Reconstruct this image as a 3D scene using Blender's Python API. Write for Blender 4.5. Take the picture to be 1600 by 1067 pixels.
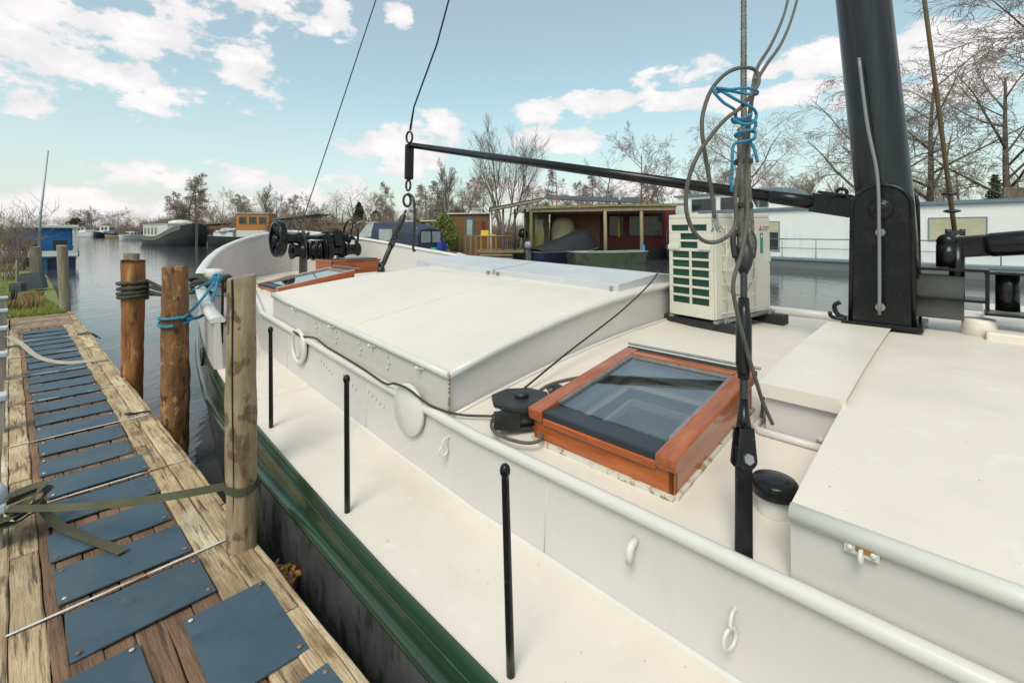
import bpy, bmesh, math, random
from mathutils import Vector, Matrix, noise as mnoise
R = math.radians
random.seed(7)
scene = bpy.context.scene
for o in list(bpy.data.objects): bpy.data.objects.remove(o)
COL = scene.collection

# ------------------------------------------------------------------ camera
CAMZ = 2.0                        # eye height above the water
F = 720.0                         # focal length in pixels of a 1600 px wide frame
HOR = 363.0                       # row of the horizon in that frame
cam_d = bpy.data.cameras.new('camera'); cam = bpy.data.objects.new('camera', cam_d); COL.objects.link(cam)
cam.location = (0, 0, CAMZ); cam.rotation_euler = (R(90), 0, 0)
cam_d.sensor_width = 36; cam_d.lens = F/1600*36; cam_d.shift_y = -(533.5-HOR)/1600
cam_d.clip_start = 0.05; cam_d.clip_end = 6000
scene.camera = cam

# ------------------------------------------------------------------ light and sky
SUN_EL, SUN_AZ = 52, 200          # degrees; azimuth clockwise from +Y (behind the viewer, a bit to one side)
world = bpy.data.worlds.new('World'); scene.world = world; world.use_nodes = True
def build_world():
    nt = world.node_tree; N = nt.nodes; L = nt.links; N.clear()
    out = N.new('ShaderNodeOutputWorld'); bg = N.new('ShaderNodeBackground'); bg.inputs[1].default_value = 0.10
    L.new(bg.outputs[0], out.inputs[0])
    sky = N.new('ShaderNodeTexSky'); sky.sky_type = 'NISHITA'; sky.sun_disc = False
    sky.sun_elevation = R(SUN_EL); sky.sun_rotation = R(SUN_AZ); sky.air_density = 1.0; sky.dust_density = 1.6; sky.ozone_density = 1.2
    tc = N.new('ShaderNodeTexCoord'); sep = N.new('ShaderNodeSeparateXYZ'); L.new(tc.outputs['Generated'], sep.inputs[0])
    def m(op, a, b=None, c=None, clamp=False):
        n = N.new('ShaderNodeMath'); n.operation = op; n.use_clamp = clamp
        for i, v in enumerate((a, b, c)):
            if v is None: continue
            if isinstance(v, (int, float)): n.inputs[i].default_value = v
            else: L.new(v, n.inputs[i])
        return n.outputs[0]
    az = m('MULTIPLY', m('ARCTAN2', sep.outputs[0], sep.outputs[1]), 57.2958)
    el = m('MULTIPLY', m('ARCSINE', sep.outputs[2]), 57.2958)
    def fbm(scale, detail, rough, off):
        mp = N.new('ShaderNodeMapping'); mp.inputs['Location'].default_value = off; mp.inputs['Scale'].default_value = (1, 1, 1.9)
        L.new(tc.outputs['Generated'], mp.inputs[0])
        n = N.new('ShaderNodeTexNoise'); n.inputs['Scale'].default_value = scale; n.inputs['Detail'].default_value = detail
        n.inputs['Roughness'].default_value = rough; L.new(mp.outputs[0], n.inputs[0]); return n.outputs[0]
    n1 = fbm(10.5, 7, 0.60, (3.1, .4, 1.7)); n2 = fbm(2.2, 3, .5, (7.7, 2.2, .3)); n3 = fbm(13, 4, .6, (.3, 5.2, 9.))
    # cumulus heaps at their bearing and height above the horizon (degrees): azimuth, elevation, half width, half height
    heaps = [(-36.0, 17.6, 10.5, 4.6), (-46.5, 13.8, 8, 4.2), (-47, 19.5, 5, 2.6), (-25.5, 23.6, 6.5, 3.2), (-13.5, 24.6, 2.2, 1.6), (-9, 25, 1.8, 1.0),
             (-14, 9.8, 6.5, 3.4), (-9.5, 12, 4, 2.6), (-28, 4.6, 14, 2.6), (-42, 2.6, 10, 1.6), (7, 15.0, 8.5, 1.7), (5, 11.2, 6, 1.5), (19.5, 18.2, 5.0, 2.1), (20, 15.3, 7, 1.2),
             (34.5, 17.6, 5.0, 1.8), (30, 14.2, 7, 1.3), (43, 16.2, 7, 2.2), (42, 12.6, 7, 1.2), (29, 17.0, 3, 1.0), (10, 5.2, 16, 1.5),
             (78, 20, 16, 6), (-82, 22, 18, 6), (125, 25, 22, 7), (-125, 20, 20, 6), (-60, 42, 18, 7), (40, 48, 22, 8), (160, 50, 26, 9)]
    cv = N.new('ShaderNodeCombineXYZ'); L.new(az, cv.inputs[0]); L.new(el, cv.inputs[1]); near = None
    for a, e, ra, re in heaps:
        q = N.new('ShaderNodeVectorMath'); q.operation = 'MULTIPLY_ADD'; L.new(cv.outputs[0], q.inputs[0]); q.inputs[1].default_value = (1/ra, 1/re, 0); q.inputs[2].default_value = (-a/ra, -e/re, 0)
        ln = N.new('ShaderNodeVectorMath'); ln.operation = 'LENGTH'; L.new(q.outputs[0], ln.inputs[0])
        near = ln.outputs['Value'] if near is None else m('MINIMUM', near, ln.outputs['Value'])
    near = m('MINIMUM', near, 1.5)
    dens = m('SUBTRACT', 1.0, m('MULTIPLY', near, near))
    field = m('ADD', m('MULTIPLY', dens, .55), m('ADD', m('MULTIPLY', m('SUBTRACT', n1, .5), 3.5), m('MULTIPLY', m('SUBTRACT', n2, .5), 1.0)))
    mr = N.new('ShaderNodeMapRange'); mr.interpolation_type = 'SMOOTHSTEP'; mr.inputs[1].default_value = -.02; mr.inputs[2].default_value = .34
    L.new(field, mr.inputs[0])
    # thin veil towards the horizon
    veil = N.new('ShaderNodeMapRange'); veil.inputs[1].default_value = 0; veil.inputs[2].default_value = 16; veil.inputs[3].default_value = .72; veil.inputs[4].default_value = 0.30
    L.new(el, veil.inputs[0])
    tint = N.new('ShaderNodeMix'); tint.data_type = 'RGBA'; tint.blend_type = 'MULTIPLY'; tint.inputs[0].default_value = 1
    L.new(sky.outputs[0], tint.inputs[6]); tint.inputs[7].default_value = SKY_TINT
    mx = N.new('ShaderNodeMix'); mx.data_type = 'RGBA'; L.new(veil.outputs[0], mx.inputs[0]); L.new(tint.outputs[2], mx.inputs[6]); mx.inputs[7].default_value = VEIL
    sh = N.new('ShaderNodeMix'); sh.data_type = 'RGBA'; sh.inputs[6].default_value = CLOUD_D; sh.inputs[7].default_value = CLOUD_L
    mr2 = N.new('ShaderNodeMapRange'); mr2.inputs[1].default_value = .1; mr2.inputs[2].default_value = .9; L.new(m('ADD', m('MULTIPLY', field, .55), m('MULTIPLY', m('SUBTRACT', n3, .45), 1.6)), mr2.inputs[0]); L.new(mr2.outputs[0], sh.inputs[0])
    mx2 = N.new('ShaderNodeMix'); mx2.data_type = 'RGBA'; L.new(m('MULTIPLY', mr.outputs[0], .93), mx2.inputs[0]); L.new(mx.outputs[2], mx2.inputs[6]); L.new(sh.outputs[2], mx2.inputs[7])
    L.new(mx2.outputs[2], bg.inputs[0])
SKY_TINT = (1.50, 2.02, 1.52, 1); VEIL = (6.9, 6.2, 6.6, 1); CLOUD_L = (10.0, 9.5, 9.4, 1); CLOUD_D = (7.6, 7.4, 7.5, 1)
build_world()
world.cycles.sampling_method = 'MANUAL'; world.cycles.sample_map_resolution = 256
sun_d = bpy.data.lights.new('sun', 'SUN'); sun = bpy.data.objects.new('sun', sun_d); COL.objects.link(sun)
sun_d.energy = 1.8; sun_d.angle = R(26); sun_d.color = (1, .905, .83)
_sd = Vector((math.sin(R(SUN_AZ))*math.cos(R(SUN_EL)), math.cos(R(SUN_AZ))*math.cos(R(SUN_EL)), math.sin(R(SUN_EL))))
sun.rotation_euler = _sd.to_track_quat('Z', 'Y').to_euler(); sun.location = _sd*40
scene.view_settings.view_transform = 'Standard'; scene.view_settings.look = 'None'; scene.view_settings.exposure = 0.22; scene.view_settings.gamma = 1
scene.render.engine = 'CYCLES'; scene.cycles.use_denoising = True
scene.cycles.max_bounces = 8; scene.cycles.transparent_max_bounces = 12
try: scene.cycles.denoiser = 'OPENIMAGEDENOISE'
except Exception: pass

# ------------------------------------------------------------------ helpers
def at(x, d, z=None, y=None):
    """a point at depth d in front of the viewer, at height z above the water (or seen at row y)"""
    return Vector(((x-800)/F*d, d, z if z is not None else 0.0 if y is None else CAMZ-(y-HOR)/F*d))
def V(*a): return Vector(a)
class MB:
    def __init__(s, M=None): s.v = []; s.f = []; s.sm = []; s.M = M
    def add(s, vs, fs, smooth=False):
        b = len(s.v)
        s.v += [tuple(s.M @ Vector(p)) if s.M else tuple(p) for p in vs]
        for f in fs: s.f.append(tuple(b+i for i in f)); s.sm.append(smooth)
        return s
    def box(s, x0, x1, y0, y1, z0, z1, rot=None):
        vs = [Vector((x, y, z)) for z in (z0, z1) for y in (y0, y1) for x in (x0, x1)]
        if rot is not None:
            c = Vector(((x0+x1)/2, (y0+y1)/2, (z0+z1)/2)); vs = [c + rot @ (p-c) for p in vs]
        return s.add(vs, [(0,2,3,1), (4,5,7,6), (0,1,5,4), (2,6,7,3), (0,4,6,2), (1,3,7,5)])
    def bar(s, a, b, w, h, up=(0,0,1)):
        """rectangular bar from a to b, w wide, h high"""
        a = Vector(a); b = Vector(b); d = (b-a).normalized(); sd = d.cross(Vector(up))
        if sd.length < 1e-4: sd = Vector((1,0,0))
        sd.normalize(); u = sd.cross(d).normalized()
        vs = [p + sd*(i*w/2) + u*(j*h/2) for p in (a, b) for i, j in ((-1,-1), (1,-1), (1,1), (-1,1))]
        return s.add(vs, [(3,2,1,0), (4,5,6,7), (0,1,5,4), (1,2,6,5), (2,3,7,6), (3,0,4,7)])
    def tube(s, pts, r, n=8, closed=False, caps=True, flat=1.0, smooth=True):
        pts = [Vector(p) for p in pts]; m = len(pts)
        rs = r if isinstance(r, (list, tuple)) else [r]*m
        tan = []
        for i in range(m):
            a = pts[(i-1) % m] if (closed or i > 0) else pts[i]; b = pts[(i+1) % m] if (closed or i < m-1) else pts[i]
            t = b-a; tan.append(t.normalized() if t.length > 1e-9 else Vector((0,0,1)))
        ref = Vector((0,0,1)) if abs(tan[0].z) < .9 else Vector((1,0,0))
        nrm = (ref - tan[0]*ref.dot(tan[0])).normalized(); vs = []
        for i in range(m):
            nrm = nrm - tan[i]*nrm.dot(tan[i]); nrm.normalize(); bi = tan[i].cross(nrm)
            for k in range(n):
                a = 2*math.pi*k/n; vs.append(pts[i] + nrm*(math.cos(a)*rs[i]*flat) + bi*(math.sin(a)*rs[i]))
        fs = [(i*n+k, i*n+(k+1) % n, ((i+1) % m)*n+(k+1) % n, ((i+1) % m)*n+k) for i in range(m if closed else m-1) for k in range(n)]
        s.add(vs, fs, smooth)
        if caps and not closed:
            b = len(s.v)-len(vs)
            s.f.append(tuple(b+k for k in reversed(range(n)))); s.sm.append(False)
            s.f.append(tuple(b+(m-1)*n+k for k in range(n))); s.sm.append(False)
        return s
    def cyl(s, a, b, r, n=16, r2=None): return s.tube([a, b], [r, r if r2 is None else r2], n)
    def lathe(s, prof, o=(0,0,0), ax=(0,0,1), n=24, smooth=True, sx=1.0):
        """profile of (radius, height) turned about an axis"""
        o = Vector(o); ax = Vector(ax).normalized(); ref = Vector((0,0,1)) if abs(ax.z) < .9 else Vector((1,0,0))
        e1 = (ref-ax*ref.dot(ax)).normalized(); e2 = ax.cross(e1)
        vs = [o + ax*h + (e1*(math.cos(2*math.pi*k/n)*sx) + e2*math.sin(2*math.pi*k/n))*max(r, 1e-5) for r, h in prof for k in range(n)]
        m = len(prof)
        fs = [(i*n+k, i*n+(k+1) % n, (i+1)*n+(k+1) % n, (i+1)*n+k) for i in range(m-1) for k in range(n)]
        s.add(vs, fs, smooth); b = len(s.v)-len(vs)
        ring = tuple(prof[0]) == tuple(prof[-1])
        if prof[0][0] > 1e-4 and not ring: s.f.append(tuple(b+k for k in reversed(range(n)))); s.sm.append(False)
        if prof[-1][0] > 1e-4 and not ring: s.f.append(tuple(b+(m-1)*n+k for k in range(n))); s.sm.append(False)
        return s
    def prism(s, poly, off, smooth=False):
        """closed polygon (3d points) extruded by a vector"""
        poly = [Vector(p) for p in poly]; off = Vector(off); n = len(poly)
        s.add(poly+[p+off for p in poly], [tuple(reversed(range(n))), tuple(range(n, 2*n))], False)
        b = len(s.v)-2*n
        for i in range(n): s.f.append((b+i, b+(i+1) % n, b+n+(i+1) % n, b+n+i)); s.sm.append(smooth)
        return s
    def loft(s, rings, closed=False, smooth=True, caps=False):
        """rows of points joined into a sheet; closed joins each row's ends"""
        n = len(rings[0]); vs = [p for r_ in rings for p in r_]; k2 = n if closed else n-1
        fs = [(i*n+k, i*n+(k+1) % n, (i+1)*n+(k+1) % n, (i+1)*n+k) for i in range(len(rings)-1) for k in range(k2)]
        s.add(vs, fs, smooth)
        if caps:
            b = len(s.v)-len(vs); s.f.append(tuple(b+k for k in reversed(range(n)))); s.f.append(tuple(b+(len(rings)-1)*n+k for k in range(n))); s.sm += [False, False]
        return s
    def ball(s, c, r, n=12, sz=1.0):
        k = n//2; return s.lathe([(r*math.sin(math.pi*i/k), -r*sz*math.cos(math.pi*i/k)) for i in range(k+1)], c, (0,0,1), n)
    def torus(s, c, R_, r, ax=(0,0,1), n=24, k=8, sx=1.0, sy=1.0):
        ax = Vector(ax).normalized(); ref = Vector((0,0,1)) if abs(ax.z) < .9 else Vector((1,0,0))
        e1 = (ref-ax*ref.dot(ax)).normalized(); e2 = ax.cross(e1); c = Vector(c)
        return s.tube([c + e1*(math.cos(2*math.pi*i/n)*R_*sx) + e2*(math.sin(2*math.pi*i/n)*R_*sy) for i in range(n)], r, k, closed=True)
    def mesh(s, name, mat, fix=True):
        me = bpy.data.meshes.new(name); me.from_pydata(s.v, [], s.f); me.polygons.foreach_set('use_smooth', s.sm)
        if fix:
            bm = bmesh.new(); bm.from_mesh(me); bmesh.ops.recalc_face_normals(bm, faces=bm.faces); bm.to_mesh(me); bm.free()
        if mat is not None: me.materials.append(mat)
        me.update(); return me
    def build(s, name, mat, parent=None, bevel=0, fix=True):
        o = bpy.data.objects.new(name, s.mesh(name, mat, fix)); COL.objects.link(o)
        if parent: o.parent = parent
        if bevel: add_bevel(o, bevel)
        return o
def add_bevel(o, w, seg=2):
    b = o.modifiers.new('bevel', 'BEVEL'); b.width = w; b.segments = seg; b.limit_method = 'ANGLE'; b.angle_limit = R(40); b.harden_normals = False
def tag(o, label=None, cat=None, group=None, kind=None):
    for k, v in (('label', label), ('category', cat), ('group', group), ('kind', kind)):
        if v: o[k] = v
    return o
def empty(name, loc=(0,0,0), rz=0, label=None, cat=None, group=None):
    o = bpy.data.objects.new(name, None); COL.objects.link(o); o.location = loc; o.rotation_euler = (0, 0, rz); o.empty_display_size = .1
    return tag(o, label, cat, group)
def inst(name, me, parent=None, loc=(0,0,0), rot=(0,0,0), sc=None):
    o = bpy.data.objects.new(name, me); COL.objects.link(o); o.location = loc; o.rotation_euler = rot
    if sc: o.scale = sc
    if parent: o.parent = parent
    return o
def copy_tree(o, parent=None):
    c = o.copy(); COL.objects.link(c); c.parent = parent
    for ch in [x for x in bpy.data.objects if x.parent == o]: copy_tree(ch, c)
    return c
def lerp(a, b, t): return a+(b-a)*t
def table(x, pts):
    if x <= pts[0][0]: return pts[0][1]
    for (a, b), (c, d) in zip(pts, pts[1:]):
        if x <= c: t = (x-a)/(c-a); return b+(d-b)*t
    return pts[-1][1]
def smooth_path(pts, k=6, closed=False):
    """Catmull-Rom through points"""
    pts = [Vector(p) for p in pts]; n = len(pts); out = []
    for i in range(n if closed else n-1):
        g = (lambda j: pts[j % n]) if closed else (lambda j: pts[max(0, min(n-1, j))])
        p0, p1, p2, p3 = g(i-1), g(i), g(i+1), g(i+2)
        for j in range(k):
            t = j/k; out.append(.5*((2*p1)+(p2-p0)*t+(2*p0-5*p1+4*p2-p3)*t*t+(3*p1-p0-3*p2+p3)*t**3))
    if not closed: out.append(pts[-1])
    return out

# ------------------------------------------------------------------ materials
MATS = {}
def mat(name, col, rough=.5, metal=0.0, col2=None, nscale=4.0, stretch=(1,1,1), lo=.35, hi=.65, detail=5, bump=0, bscale=40, bstretch=None, spec=.5, coat=0,
        layers=(), rand=0.0, world=False, rvar=0, bdist=.01):
    """principled paint: two tones mixed by stretched noise, optional further layers [(colour, scale, stretch, lo, hi, amount)], bump, per-object variation"""
    m = bpy.data.materials.new(name); m.use_nodes = True; nt = m.node_tree; N = nt.nodes; L = nt.links
    p = N['Principled BSDF']; p.inputs['Roughness'].default_value = rough; p.inputs['Metallic'].default_value = metal
    p.inputs['Specular IOR Level'].default_value = spec
    if coat: p.inputs['Coat Weight'].default_value = coat; p.inputs['Coat Roughness'].default_value = .08
    tc = N.new('ShaderNodeTexCoord'); src = tc.outputs['Object']
    if world:
        g = N.new('ShaderNodeNewGeometry'); src = g.outputs['Position']
    oi = N.new('ShaderNodeObjectInfo')
    if rand or not world:
        va = N.new('ShaderNodeVectorMath'); va.operation = 'MULTIPLY_ADD'
        cm = N.new('ShaderNodeCombineXYZ'); [L.new(oi.outputs['Random'], cm.inputs[i]) for i in range(3)]
        L.new(cm.outputs[0], va.inputs[0]); va.inputs[1].default_value = (37, 53, 71); L.new(src, va.inputs[2]); src = va.outputs[0]
    def noise(scale, st, det):
        mp = N.new('ShaderNodeMapping'); mp.inputs['Scale'].default_value = st; L.new(src, mp.inputs[0])
        n = N.new('ShaderNodeTexNoise'); n.inputs['Scale'].default_value = scale; n.inputs['Detail'].default_value = det; n.inputs['Roughness'].default_value = .6
        L.new(mp.outputs[0], n.inputs[0]); return n.outputs[0]
    def ramp(v, lo, hi, amt=1.0):
        r = N.new('ShaderNodeMapRange'); r.inputs[1].default_value = lo; r.inputs[2].default_value = hi; r.inputs[4].default_value = amt; r.clamp = True; L.new(v, r.inputs[0]); return r.outputs[0]
    def mix(f, a, b, bt='MIX'):
        x = N.new('ShaderNodeMix'); x.data_type = 'RGBA'; x.blend_type = bt
        for s_, v in ((x.inputs[0], f), (x.inputs[6], a), (x.inputs[7], b)):
            if isinstance(v, tuple): s_.default_value = v if len(v) == 4 else v+(1,)
            elif isinstance(v, (int, float)): s_.default_value = v
            else: L.new(v, s_)
        return x.outputs[2]
    c = tuple(col)+(1,)
    if col2 is not None: c = mix(ramp(noise(nscale, stretch, detail), lo, hi), c, tuple(col2)+(1,))
    for lc, ls, lst, llo, lhi, la in layers: c = mix(ramp(noise(ls, lst, 6), llo, lhi, la), c, tuple(lc)+(1,))
    if rand:
        hs = N.new('ShaderNodeHueSaturation'); r = N.new('ShaderNodeMapRange'); r.inputs[3].default_value = 1-rand; r.inputs[4].default_value = 1+rand; L.new(oi.outputs['Random'], r.inputs[0]); L.new(r.outputs[0], hs.inputs['Value'])
        if isinstance(c, tuple): hs.inputs['Color'].default_value = c
        else: L.new(c, hs.inputs['Color'])
        c = hs.outputs[0]
    if isinstance(c, tuple): p.inputs['Base Color'].default_value = c
    else: L.new(c, p.inputs['Base Color'])
    if rvar: L.new(ramp(noise(nscale*1.7, stretch, 4), .3, .7, 1), (rr := N.new('ShaderNodeMapRange')).inputs[0]); rr.inputs[3].default_value = max(.02, rough-rvar); rr.inputs[4].default_value = rough+rvar; L.new(rr.outputs[0], p.inputs['Roughness'])
    if bump:
        b = N.new('ShaderNodeBump'); b.inputs['Strength'].default_value = bump; b.inputs['Distance'].default_value = bdist; L.new(noise(bscale, bstretch or stretch, 6), b.inputs['Height']); L.new(b.outputs[0], p.inputs['Normal'])
    MATS[name] = m; return m
def glass_mat(name, tint=(.8,.86,.88), rough=.0, refl=1.0):
    m = bpy.data.materials.new(name); m.use_nodes = True; nt = m.node_tree; N = nt.nodes; L = nt.links; N.clear()
    o = N.new('ShaderNodeOutputMaterial'); t = N.new('ShaderNodeBsdfTransparent'); t.inputs[0].default_value = tint+(1,)
    g = N.new('ShaderNodeBsdfGlossy'); g.inputs['Roughness'].default_value = rough; f = N.new('ShaderNodeLayerWeight'); f.inputs[0].default_value = .5
    pw = N.new('ShaderNodeMath'); pw.operation = 'POWER'; pw.inputs[1].default_value = 2.6; L.new(f.outputs['Facing'], pw.inputs[0])
    mm = N.new('ShaderNodeMath'); mm.operation = 'MULTIPLY_ADD'; mm.inputs[1].default_value = .85*refl; mm.inputs[2].default_value = .07*refl; L.new(pw.outputs[0], mm.inputs[0])
    x = N.new('ShaderNodeMixShader'); L.new(mm.outputs[0], x.inputs[0]); L.new(t.outputs[0], x.inputs[1]); L.new(g.outputs[0], x.inputs[2]); L.new(x.outputs[0], o.inputs[0])
    MATS[name] = m; return m
G1 = (1,1,1)
white_paint = mat('white paint', (.605,.56,.545), .32, col2=(.567,.525,.51), nscale=1.5, layers=[((.5,.47,.4), 5, (3,3,.35), .58, .8, .35), ((.42,.30,.16), 22, (1,1,.5), .72, .8, .5)], bump=.08, bscale=6, rvar=.08, bdist=.02)
rail_paint = mat('white rail paint', (.665,.622,.595), .28, col2=(.62,.60,.55), nscale=3, layers=[((.45,.38,.25), 14, G1, .68, .8, .6)], bump=.06, bscale=20)
deck_paint = mat('cream deck paint', (.745,.662,.585), .45, col2=(.71,.63,.555), nscale=1.1, layers=[((.60,.55,.46), 2.2, G1, .56, .85, .55), ((.35,.26,.14), 17, G1, .70, .76, .6), ((.55,.50,.41), 1.6, (1,.45,1), .54, .74, .5), ((.8,.78,.72), 9, G1, .6, .7, .4)], bump=.09, bscale=90, rvar=.1)
green_paint = mat('green hull paint', (.011,.045,.020), .22, col2=(.018,.032,.018), nscale=5, stretch=(1,.4,2), layers=[((.10,.10,.055), 9, (1,.5,1), .62, .8, .5), ((.25,.25,.22), 40, G1, .70, .74, .6)], bump=.12, bscale=12, coat=.4)
hull_black = mat('tarred hull', (.034,.034,.038), .42, col2=(.070,.068,.072), nscale=7, stretch=(1,1,.4), layers=[((.012,.012,.013), 12, (1,1,.5), .52, .62, .85), ((.09,.085,.05), 4, G1, .66, .8, .4)], bump=.3, bscale=11)
black_paint = mat('black paint', (.006,.006,.007), .22, col2=(.010,.010,.011), nscale=6, bump=.10, bscale=35, layers=[((.14,.14,.14), 85, G1, .665, .70, .6), ((.035,.03,.028), 7, G1, .55, .7, .5)], spec=.3)
black_rough = mat('weathered black iron', (.014,.014,.015), .42, col2=(.03,.029,.028), nscale=9, bump=.15, bscale=50)
grey_plate = mat('grey iron plate', (.085,.085,.08), .45, col2=(.06,.06,.058), nscale=5)
galv = mat('galvanised steel', (.42,.42,.41), .38, .75, col2=(.3,.3,.29), nscale=30)
alu = mat('aluminium lid', (.60,.605,.615), .42, .2, col2=(.54,.545,.555), nscale=2.5)
mahogany = mat('varnished mahogany', (.44,.104,.020), .16, col2=(.30,.068,.017), nscale=6, stretch=(9,1.0,9), bump=.04, bscale=60, coat=.6, layers=[((.52,.165,.042), 3, (6,1,6), .5, .7, .5)])
mahogany_x = mat('varnished mahogany crosswise', (.42,.105,.026), .18, col2=(.29,.066,.017), nscale=6, stretch=(1.0,9,9), bump=.04, bscale=60, coat=.6, layers=[((.52,.165,.042), 3, (1,6,6), .5, .7, .5)])
flashing = mat('dark grey flashing', (.022,.028,.036), .42, col2=(.03,.036,.045), nscale=8)
sealant = mat('flaking sealant', (.62,.60,.53), .7, col2=(.30,.19,.05), nscale=20, lo=.5, hi=.62, bump=.5, bscale=50)
pane_glass = glass_mat('window glass', (.78,.83,.84), refl=1.35)
# ------------------------------------------------------------------ setting: water, banks
def water_material():
    m = bpy.data.materials.new('canal water'); m.use_nodes = True; nt = m.node_tree; N = nt.nodes; L = nt.links
    p = N['Principled BSDF']; p.inputs['Base Color'].default_value = (.065,.065,.072,1); p.inputs['Roughness'].default_value = .07; p.inputs['IOR'].default_value = 1.34
    g = N.new('ShaderNodeNewGeometry'); hs = None
    for sc, st, rot, w in ((1.15, (1,.55,1), .5, .55), (3.6, (1,.5,1), .25, .30), (11, (1,.6,1), -.2, .12)):
        mp = N.new('ShaderNodeMapping'); mp.inputs['Rotation'].default_value = (0,0,rot); mp.inputs['Scale'].default_value = st; L.new(g.outputs['Position'], mp.inputs[0])
        n = N.new('ShaderNodeTexNoise'); n.inputs['Scale'].default_value = sc; n.inputs['Detail'].default_value = 3; n.inputs['Distortion'].default_value = .6; L.new(mp.outputs[0], n.inputs[0])
        q = N.new('ShaderNodeMath'); q.operation = 'MULTIPLY_ADD'; q.inputs[1].default_value = w
        L.new(n.outputs[0], q.inputs[0])
        if hs is not None: L.new(hs, q.inputs[2])
        else: q.inputs[2].default_value = 0
        hs = q.outputs[0]
    b = N.new('ShaderNodeBump'); b.inputs['Strength'].default_value = .42; b.inputs['Distance'].default_value = .055; L.new(hs, b.inputs['Height']); L.new(b.outputs[0], p.inputs['Normal'])
    return m
S_ = 3000
w = MB().add([(-S_,-S_,0), (S_,-S_,0), (S_,S_,0), (-S_,S_,0)], [(0,1,2,3)]).build('water', water_material(), fix=False); tag(w, kind='structure')
earth = mat('bank earth', (.10,.075,.045), .95, col2=(.06,.05,.028), nscale=.8, world=True, bump=.6, bscale=6, layers=[((.07,.10,.025), .35, G1, .45, .6, .8)])
grass_m = mat('grass blades', (.22,.27,.045), .8, col2=(.27,.26,.07), nscale=1.2, world=True)
lawn_m = mat('lawn soil', (.16,.19,.045), .95, col2=(.19,.17,.07), nscale=2, world=True, bump=.5, bscale=30)
def land(name, edge, far, z=.42, m=None):
    """sheet behind a bank line with a sloping earth edge down into the water"""
    n = len(edge); mb = MB(); rows = [[], [], []]
    for (a, b), (c, d) in zip(edge, far):
        e = Vector((a, b)); f_ = Vector((c, d)); u = (f_-e).normalized()
        rows[0].append((e.x-u.x*.25, e.y-u.y*.25, -.5)); rows[1].append((e.x+u.x*.25, e.y+u.y*.25, z)); rows[2].append((f_.x, f_.y, z+.3))
    mb.loft(rows, smooth=False); return tag(mb.build(name, m or earth), kind='structure')
# right-hand bank: behind the moored boats, sheds and houseboat
land('far_bank', [(-178,212), (-120,150), (-75,104), (-56,84), (-36,62), (-22,50), (-9,37.5), (4,36.5), (14,36.0), (30,31), (60,26), (140,10)],
     [(-900,1500), (-700,1500), (-500,1500), (-300,1500), (-200,1500), (-100,1500), (0,1500), (100,1500), (200,1500), (500,1500), (900,1200), (1500,300)])
# near bank: where the jetty comes ashore, running away beside the water
land('near_bank', [(-8.5,8.6), (-9.0,9.5), (-11.9,12.3), (-16.9,17), (-22.5,21.6), (-31,28.6), (-45,42.5), (-70,65.5), (-120,113), (-190,196)],
     [(-40,-10), (-60,0), (-90,5), (-150,20), (-200,30), (-300,80), (-400,140), (-600,260), (-900,400), (-1500,1400)], z=.40, m=lawn_m)
# ------------------------------------------------------------------ the barge we look along. Local axes: x = towards starboard (v), y = towards the bow (u)
BARGE = empty('barge', (0,0,0), R(45), 'white Dutch barge with cream decks, green gunwale and black hull moored along the wooden jetty', 'barge')
VC = 3.7                                                          # centre line
def sheer(u): return table(u, [(1.6,0), (2.2,.03), (3,.08), (4.57,.185), (6,.265), (8,.34), (10.5,.40)])
def deck_z(u): return .74+sheer(u)
def rail_z(u): return 1.083+sheer(u)
GUN = [Vector((h, u)) for u, h in [(-3.2,2.83), (-1,2.83), (1.5,2.83), (3.5,2.82), (4.4,2.77), (5,2.70), (6,2.55), (7,2.35), (8,2.05), (8.8,1.72), (9.5,1.28), (10.0,.84), (10.35,.40), (10.5,0)]]
_half = smooth_path([(p.x, p.y, 0) for p in GUN], 5)
half = [(p.x, p.y) for p in _half]
def hull_path(off=0.0, u0=-9):
    """port gunwale to stem to starboard, pushed outwards by off(u)"""
    pts = []
    for i, (h, u) in enumerate(half):
        a = half[max(0, i-1)]; b = half[min(len(half)-1, i+1)]
        t = Vector((b[0]-a[0], b[1]-a[1])).normalized(); n = Vector((t.y, -t.x))
        if i == len(half)-1: n = Vector((0, 1))
        k = off(u) if callable(off) else off
        if u >= u0: pts.append((h+n.x*k, u+n.y*k, u))
    port = [(VC-h, u, s) for h, u, s in pts]; star = [(VC+h, u, s) for h, u, s in reversed(pts[:-1])]
    return port+star
bow = lambda u: max(0, min(1, (u-3.5)/6.0))
p0 = hull_path(0); pr = hull_path(.008)
rubz = lambda s: .62+.05*max(0, s-4.5)*.6
green = MB().loft([[(v, u, deck_z(s)+.012) for v, u, s in hull_path(-.008)], [(v, u, deck_z(s)+.005) for v, u, s in p0], [(v, u, lerp(deck_z(s), rubz(s), .5)) for v, u, s in hull_path(.004)], [(v, u, rubz(s)) for v, u, s in pr]])
green.build('green_strake', green_paint, BARGE)
MB().tube([(v, u, rubz(s)-.012) for v, u, s in hull_path(.010)], .030, 10).build('rubbing_strake', green_paint, BARGE)
lv = [(.0, -.02), (.12, -.012), (.30, -.015), (.62, -.05), (1.2, -.2)]
MB().loft([[(v, u, rubz(s)-dz) for v, u, s in hull_path(lambda q, o=o, dz=dz: .03+o-bow(q)*dz*.55)] for dz, o in lv]).build('hull', hull_black, BARGE)
# thin weld bead along the green strake
MB().tube([(v, u, deck_z(s)-.055-.10*bow(s)) for v, u, s in hull_path(.005)], .005, 5).build('weld_bead', green_paint, BARGE)
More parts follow.
